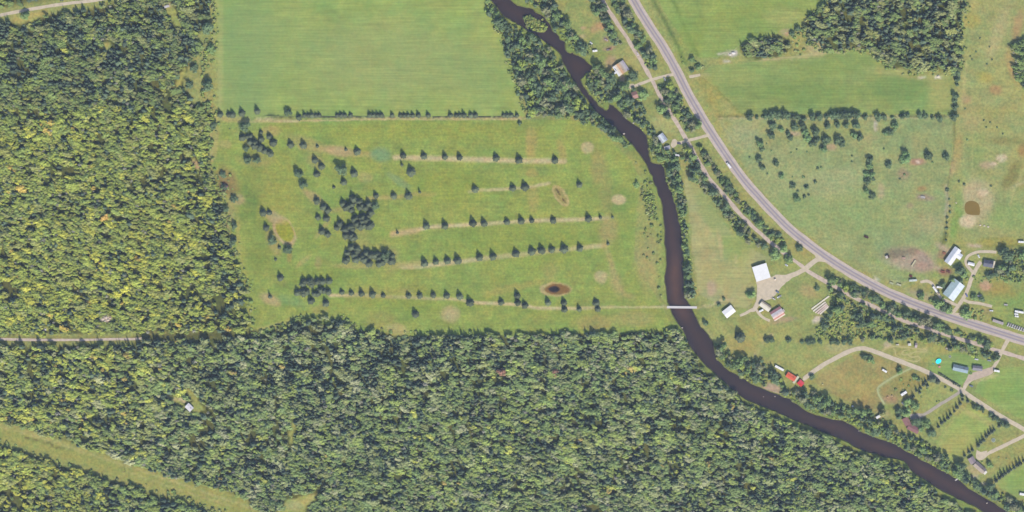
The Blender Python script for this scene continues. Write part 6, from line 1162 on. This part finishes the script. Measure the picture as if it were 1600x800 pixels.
car('blue-grey car on the grass beside the white road crossing', 1517.4, 603, 20, CB)
car('white car on the grass north of the grey garage', 1525.4, 561.4, 8, CW)
car('pale car beside the wide driveway, north of the garage', 1545.4, 563.4, 12, CG)
car('white car alone on the grass east of the farm entrance', 1548.6, 485.4, 4, CW)
car('grey car beside the upper maroon roof, under the trees', 1410.8, 630.6, 50, CG)
car('blue car at the fork of the farm drive', 1510.2, 461.4, 60, M(110, 120, 176, .4))
car('dark car beside the slanted trailer west of the blue-green barn', 1466, 456.2, 55, CDK)
car('reddish truck in the upper junk yard', 951.5, 77.5, -14, CR, 'pickup', 6.4)
car('pinkish car in the upper junk yard, north of the reddish truck', 947, 62.2, 30, M(200, 176, 176, .5))
car('small white car at the west edge of the upper junk yard', 923.6, 67, 40, CW, 'car', 3.8)
car('white car beside the striped house on its trail side', 996.4, 84, 75, M(226, 216, 210, .5))
car('white car in the farm yard north of the turning circle', 1529, 400.4, 60, CW, 'car', 4.4)
car('dark purple car parked near the second driveway end', 1061, 224.4, 10, M(92, 84, 120, .4))
car('white car parked in the grass between barn and trail', 1228.6, 414.2, 30, CW, 'car', 3.8)
car('cream car beside the outbuildings along the dirt-bike lawn', 1402, 538.4, 0, CREAM, 'car', 4.0)
house('shed', 'small white shed north of the dirt-bike loops', 'shed', [(1418, 536.6), (1418.6, 540.4), (1423.4, 540), (1422.8, 536)], M(226, 222, 206), [M(234, 232, 222)], [M(226, 222, 214)], eave=2.1, chimney=False, windows=False)
house('shed', 'narrow pinkish-grey shed north of the dirt-bike loops', 'shed', [(1428.6, 543), (1432.4, 543.2), (1433.2, 536), (1429.4, 535.6)], M(150, 130, 126), [M(184, 168, 166)], [M(190, 174, 172)], eave=2.3, chimney=False, windows=False)
t = thing('boat', 'small cream boat on the grass between dark round trees', 'boat', 1417, 633.8, .05); t.rotation_euler = (0, 0, math.radians(45))
MB().poly([(-2.2, -.8, .8), (1.4, -.8, .8), (2.6, 0, .9), (1.4, .8, .8), (-2.2, .8, .8), (-2, -.5, .1), (1.2, -.4, .1), (1.9, 0, .2), (1.2, .4, .1), (-2, .5, .1)],
          [(0, 5, 6, 1), (1, 6, 7, 2), (2, 7, 8, 3), (3, 8, 9, 4), (4, 9, 5, 0), (5, 9, 8, 7, 6)]).build('hull', CREAM, t)
for x in (-1, .4): MB().box(x - .15, x + .15, -.6, .6, .55, .62).build('seat', WOODM, t)

# pool, play set, trampoline
t = thing('swimming_pool', 'round turquoise above-ground pool on the lawn', 'pool', 1466.2, 564.4)
t.rotation_euler = (0, 0, math.radians(35)); t.scale = (1.3, 1.0, 1)
q = MB(); n_ = 24
ring = lambda r, z: [(r * math.cos(2 * math.pi * i / n_), r * math.sin(2 * math.pi * i / n_), z) for i in range(n_)]
q.poly(ring(2.95, 0) + ring(2.95, 1.2) + ring(2.75, 1.2) + ring(2.75, .3), [(i, (i + 1) % n_, n_ + (i + 1) % n_, n_ + i) for i in range(n_)] + [(n_ + i, n_ + (i + 1) % n_, 2 * n_ + (i + 1) % n_, 2 * n_ + i) for i in range(n_)] + [(2 * n_ + i, 2 * n_ + (i + 1) % n_, 3 * n_ + (i + 1) % n_, 3 * n_ + i) for i in range(n_)])
q.build('pool_wall', M(150, 206, 216), t)
q = MB(); q.poly(ring(2.76, 1.05), [tuple(range(n_))]); q.build('pool_water', mat_plain('pool_turquoise', (.02, .52, .62), .1, .1, .5), t)
t = thing('play_set', 'colourful garden play set just below the turquoise pool', 'play set', 1463, 571.4); t.rotation_euler = (0, 0, math.radians(-20))
for x in (-2.6, 2.6):
    for s in (-1, 1): MB().tube((x, s * 1.1, 0), (x, 0, 2.2), .07).build('leg', M(96, 176, 170), t)
MB().tube((-2.9, 0, 2.2), (2.9, 0, 2.2), .09).build('top_bar', M(200, 120, 124), t)
MB().poly([(-3.2, .4, 1.7), (-3.2, 1.1, 1.7), (-5.8, 1.1, .2), (-5.8, .4, .2), (-3.2, .4, 1.62), (-3.2, 1.1, 1.62), (-5.8, 1.1, .12), (-5.8, .4, .12)], [(0, 1, 2, 3), (7, 6, 5, 4), (0, 4, 5, 1), (1, 5, 6, 2), (2, 6, 7, 3), (3, 7, 4, 0)]).build('slide', M(110, 196, 180), t)
MB().box(2.9, 5.2, -1.2, 1.2, 1.1, 1.25).build('platform', M(214, 150, 140), t)
for x in (3, 5.1):
    for y in (-1.1, 1.1): MB().tube((x, y, 0), (x, y, 1.1), .08).build('post', WOODM, t)
for x in (-1.2, .6): MB().box(x - .25, x + .25, -.2, .2, .5, .56).build('swing_seat', M(200, 100, 140), t)
def trampoline(label, px, py, r, c):
    t = thing('trampoline', label, 'trampoline', px, py); q = MB()
    q.poly(ring(r, .8) + ring(r * .86, .8), [(i, (i + 1) % n_, n_ + (i + 1) % n_, n_ + i) for i in range(n_)]); q.build('rim', c, t)
    q = MB(); q.poly(ring(r * .86, .77), [tuple(range(n_))]); q.build('jumping_mat', M(140, 150, 140), t)
    for i in range(6):
        a = i * math.pi / 3; MB().tube((r * .93 * math.cos(a), r * .93 * math.sin(a), 0), (r * .93 * math.cos(a), r * .93 * math.sin(a), .8), .05).build('leg', DARKM, t)
trampoline('pale round trampoline on the lawn north-west of the blue-grey house', 1484.2, 557.2, 1.7, M(206, 206, 186))
trampoline('pale grey-green trampoline on the lawn beside the bottom-right drive', 1552, 687.8, 2.5, M(178, 196, 186))

# footbridge
t = thing('footbridge', 'pale narrow footbridge carrying the golf path over the river', 'footbridge', 1065.5, 480.1)
t.rotation_euler = (0, 0, math.radians(-.6))
BL = 18.6
PLANK = M(232, 226, 222, .8, .1); RAIL = M(214, 210, 206)
plank_me = None
for i in range(46):
    x = -BL + (i + .5) * 2 * BL / 46
    if plank_me is None:
        o = MB().box(-.38, .38, -1.35, 1.35, .42, .5).build('plank', PLANK, t); plank_me = o
    else:
        o = plank_me.copy(); COL.objects.link(o); o.parent = t
    o.location = (x, 0, random.uniform(-.015, .015))
for s in (-1, 1):
    MB().box(-BL, BL, s * 1.15 - .12, s * 1.15 + .12, .02, .4).build('girder', WOODM, t)
    m = MB(); m.box(-BL, BL, s * 1.38 - .05, s * 1.38 + .05, 1.42, 1.5)
    for i in range(16):
        x = -BL + .1 + i * (2 * BL - .2) / 15; m.box(x - .05, x + .05, s * 1.38 - .05, s * 1.38 + .05, .5, 1.42)
    m.build('railing', RAIL, t)
for x in (-7.5, 0, 7.5): MB().box(x - .4, x + .4, -1.3, 1.3, -1.6, .02).build('pier', M(170, 164, 158), t)
# dock
t = thing('dock', 'small pale dock at the river edge below the long grey-brown house', 'dock', 1494.6, 749.4); t.rotation_euler = (0, 0, math.radians(35))
for i in range(6): MB().box(-2.1 + i * .7, -1.45 + i * .7, -.7, .7, .1, .18).build('plank', PLANK, t)
for x in (-1.8, 1.8):
    for s in (-.6, .6): MB().tube((x, s, -1.6), (x, s, .1), .09).build('post', WOODM, t)

# long pale stacks laid side by side on the grass
for i, (x0, y0, x1, y1, c) in enumerate([(1267.8, 483.2, 1295.6, 462.6, (238, 230, 204)), (1270.4, 486.4, 1290, 471.6, (236, 226, 206)), (1273.6, 488.8, 1291.8, 474.4, (232, 212, 196)), (1277.2, 490.4, 1293.2, 476.6, (228, 204, 190)), (1280.8, 491.2, 1294.8, 478.6, (236, 222, 204))]):
    a = math.degrees(math.atan2(y1 - y0, x1 - x0)); Lm = math.hypot(x1 - x0, y1 - y0) * S
    t = thing('timber_stack', 'long pale stack of timber, %s from the upper left of five laid parallel' % ORD[i], 'timber stack', (x0 + x1) / 2, (y0 + y1) / 2, 0, 'long pale stacks on the grass'); t.rotation_euler = (0, 0, -math.radians(a))
    for k in range(3): MB().box(-Lm / 2 + k * .2, Lm / 2 - k * .15, -.9 + k * .62, -.32 + k * .62, .12, .75 + .05 * k).build('beam', M(*c, .8, .12), t)
    for x in (-Lm * .4, 0, Lm * .4): MB().box(x - .15, x + .15, -1.1, 1.1, 0, .12).build('bearer', WOODM, t)

# fences
def fence(label, pts, step=5.0, wires=3):
    t = thing('wire_fence', label, 'fence', *pts[0])
    ox, oy = W(*pts[0]); post = None
    P = [np.array(W(*p)) - (ox, oy) for p in pts]; m = MB()
    for a, b in zip(P[:-1], P[1:]):
        L_ = np.linalg.norm(b - a); n2 = max(1, int(L_ / step))
        for i in range(n2):
            q = a + (b - a) * i / n2
            if post is None: post = MB().box(-.08, .08, -.08, .08, -.2, 1.3).build('post', WOODM, t); o = post
            else: o = post.copy(); COL.objects.link(o); o.parent = t
            o.location = (*q, 0)
        for k in range(wires): m.tube((*a, .4 + .35 * k), (*b, .4 + .35 * k), .02, .02, 3)
    m.build('wire', DARKM, t)
fence('wire fence on wooden posts along the south edge of the hay field', [(417, 181.5), (550, 182.4), (700, 182.6), (808, 182.6)])
fence('wire fence between cattle pasture and farm pasture', [(1492, 184), (1490, 240), (1481, 290), (1478, 372)])
# power pole in the cut
t = thing('utility_pole', 'tall wooden utility pole standing in the power line cut', 'utility pole', 392.5, 799)
MB().tube((0, 0, -.2), (0, 0, 18), .26, .18, 8).build('pole', WOODM, t)
c_ = MB().box(-2.4, 2.4, -.1, .1, 16.6, 16.85).build('crossarm', WOODM, t)
for x in (-2.1, -.7, .7, 2.1): MB().tube((x, 0, 16.86), (x, 0, 17.2), .08, .05, 6).build('insulator', TRIM, c_)
t = thing('utility_pole', 'second wooden utility pole further up the power line cut', 'utility pole', 196, 736)
MB().tube((0, 0, -.2), (0, 0, 16), .24, .18, 8).build('pole', WOODM, t)
c_ = MB().box(-2.2, 2.2, -.1, .1, 14.6, 14.85).build('crossarm', WOODM, t)
for x in (-2, 0, 2): MB().tube((x, 0, 14.86), (x, 0, 15.2), .08, .05, 6).build('insulator', TRIM, c_)
# rocks, bales and yard odds and ends
def rock(label, px, py, r, c, z=0.0, name='rock', cat='rock'):
    rr = np.random.default_rng(int(px * 7 + py)); V = [v * r * rr.uniform(.75, 1.15) * np.array((1.2, .9, .6)) + np.array((0, 0, r * .25)) for v in ICO_V]
    o = link(name, mesh_np('rock', V, ICO_F, [M(*c, .9, .15)]), None, label=label, category=cat); o.location = (*W(px, py), z); return o
for px, py, r_, lab in ((1172, 628.5, .9, 'pale boulder in the river just off the wooded south bank'), (1193, 620, .7, 'small pale boulder in mid river below the sand patch'), (1211, 619.5, .9, 'pale boulder at the water edge by the sand patch'), (957, 196.5, 1.2, 'pale boulder on the west bank, upstream of the other bank boulder'), (975, 209, 1.3, 'pale boulder on the west bank, downstream one'), (978, 183, 1.1, 'pale boulder on the east bank opposite the bank boulders'), (990, 192, 1.2, 'long pale boulder on the east bank above the cabin'), (1066, 512, 1.1, 'pale boulder at the west bank below the footbridge'), (1542, 786, 1.2, 'pale boulder at the lower right river bank'), (1342, 673.5, .8, 'pale boulder by the bank below the long mobile home')):
    rock(lab, px, py, r_, (206, 194, 182), -1.2 if 1160 < px < 1215 else -.3)
for i, (px, py, r_) in enumerate([(161, 498, 1.3), (166, 496, 1.6), (169, 500, 1.3), (164, 502, 1.1), (172, 497, 1.0)]): rock('pale rubble heap, %s from the west in the woodland clearing' % ORD[sorted([161, 164, 166, 169, 172]).index(px)], px, py, r_ * 1.3, (222, 206, 190), 0, 'rubble_heap', 'rubble heap')
rock('small white heap in the woodland above the dirt lane', 70.5, 515, 1.6, (230, 226, 222), 0, 'rubble_heap', 'rubble heap')
rock('white stone heap at the tip of the grove by the mown field', 1146, 83, 2.4, (232, 226, 216), 0, 'stone_heap', 'stone heap'); rock('lower white stone heap near the grove tip', 1141, 85.4, 1.6, (226, 220, 206), 0, 'stone_heap', 'stone heap')
rock('pale stone heap at the far end of the mown field', 1466, 119.6, 2.0, (226, 214, 190), 0, 'stone_heap', 'stone heap')
for px, py, r_, lab in ((1531.6, 352, 1.3, 'pale boulder at the west end of the line below the farm pond'), (1538, 352.6, 1.2, 'pale boulder in the middle of the line below the farm pond'), (1544, 354.4, 1.5, 'pale boulder at the east end of the line below the farm pond'), (1494, 317, 1.1, 'white boulder west of the farm pond'), (1367, 388, .0, '')):
    if r_: rock(lab, px, py, r_, (224, 208, 188))
def bale(label, px, py, ang, c, L_=1.5, r=.8, group=None):
    t = thing('round_bale', label, 'hay bale', px, py, 0, group); t.rotation_euler = (0, 0, -math.radians(ang))
    MB().tube((-L_ / 2, 0, r), (L_ / 2, 0, r), r, r, 14).build('bale_roll', M(*c, .9, .15), t)
    for s in (-1, 1): MB().tube((s * L_ / 2, 0, r), (s * (L_ / 2 + .02), 0, r), r * .8, r * .8, 14).build('bale_end', M(190, 172, 130), t)
bale('pale yellow round bale on the meadow east of the pinkish-red roof', 1285.4, 600.2, 20, (214, 206, 150))
bale('orange-buff round bale in the lower brown meadow, west one', 1386.8, 620.2, 10, (206, 168, 138)); bale('buff round bale in the lower brown meadow, east one', 1393.8, 618.6, 40, (216, 190, 150))
bale('white wrapped bale at the tip of the brown meadow by the trees', 1332, 634.6, 60, (240, 238, 236), 1.8, 1.1)
bale('peach wrapped bale beside the white barn corner', 1210.9, 436.4, 0, (240, 222, 200), 2.0, 1.1)
def wagon(label, px, py, ang, c, L_=5, name='farm_wagon', cat='farm wagon'):
    t = thing(name, label, cat, px, py, 0); t.rotation_euler = (0, 0, -math.radians(ang))
    MB().box(-L_ / 2, L_ / 2, -1.1, 1.1, .8, .95).build('bed', M(*c), t)
    for s in (-1, 1): MB().box(-L_ / 2, L_ / 2, s * 1.1 - .05 + .06 * s, s * 1.1 + .05 + .06 * s, .8, 1.6).build('side_rail', M(*c), t)
    MB().tube((L_ / 2, 0, .7), (L_ / 2 + 1.6, 0, .5), .06).build('drawbar', DARKM, t); wheels(t, (-L_ * .3, L_ * .3), 1.0, .4)
wagon('dark brown hay feeder wagon alone in the cattle pasture', 1353.4, 370.4, 20, (96, 70, 62), 5.6)
wagon('long pale feed trough wagon in the muddy yard', 1427.6, 411.5, -58, (216, 206, 168), 9)
wagon('pale wagon beside the mud north of the highway', 1412, 403.6, 10, (212, 180, 160), 4.2); wagon('dark red wagon south of the muddy yard', 1423, 431.4, 20, (120, 72, 72), 3.8)
wagon('pale wagon, west one of the two in the roadside grass', 1392.6, 442.6, 20, (196, 200, 160), 5); wagon('pale wagon, east one of the two in the roadside grass', 1404.4, 445, 20, (206, 206, 170), 6)
wagon('reddish-brown wagon between the two big barns', 1473, 424.6, 10, (156, 96, 84), 5); wagon('brown wagon next to the reddish one between the barns', 1481.4, 424.4, 20, (120, 84, 78), 4.4)
wagon('rusty wagon west of the L-shaped barn', 1475.2, 395.6, 20, (172, 120, 100), 4); wagon('pale wagon on the grass north of the highway entrance', 1530.4, 462.2, -8, (226, 222, 216), 5); wagon('grey wagon in the grass east of the farm', 1571.4, 476.4, 6, (196, 192, 184), 4.6)
wagon('grey wagon on the pasture west of the barn pond', 1442, 308.2, 12, (206, 200, 190), 5.4); wagon('pale wagon near the bank of the mown lawn', 1480.6, 545, 8, (206, 194, 184), 5)
# ---------------------------------------------------------------- the air between camera and ground
hm = MB(); hm.box(-3900, 3900, -3900, 3900, -3, CAM_H + 12)
HM = bpy.data.materials.new('thin_air'); HM.use_nodes = True
hn = HM.node_tree.nodes; hn.clear()
ho = hn.new('ShaderNodeOutputMaterial'); hv = hn.new('ShaderNodeVolumePrincipled')
hv.inputs['Color'].default_value = (.56, .70, 1.0, 1); hv.inputs['Density'].default_value = HAZE; hv.inputs['Anisotropy'].default_value = 0.0
HM.node_tree.links.new(hv.outputs[0], ho.inputs['Volume'])
hm.build('haze', HM, None, kind='stuff', label='thin bluish summer haze between the camera and the land', category='haze')
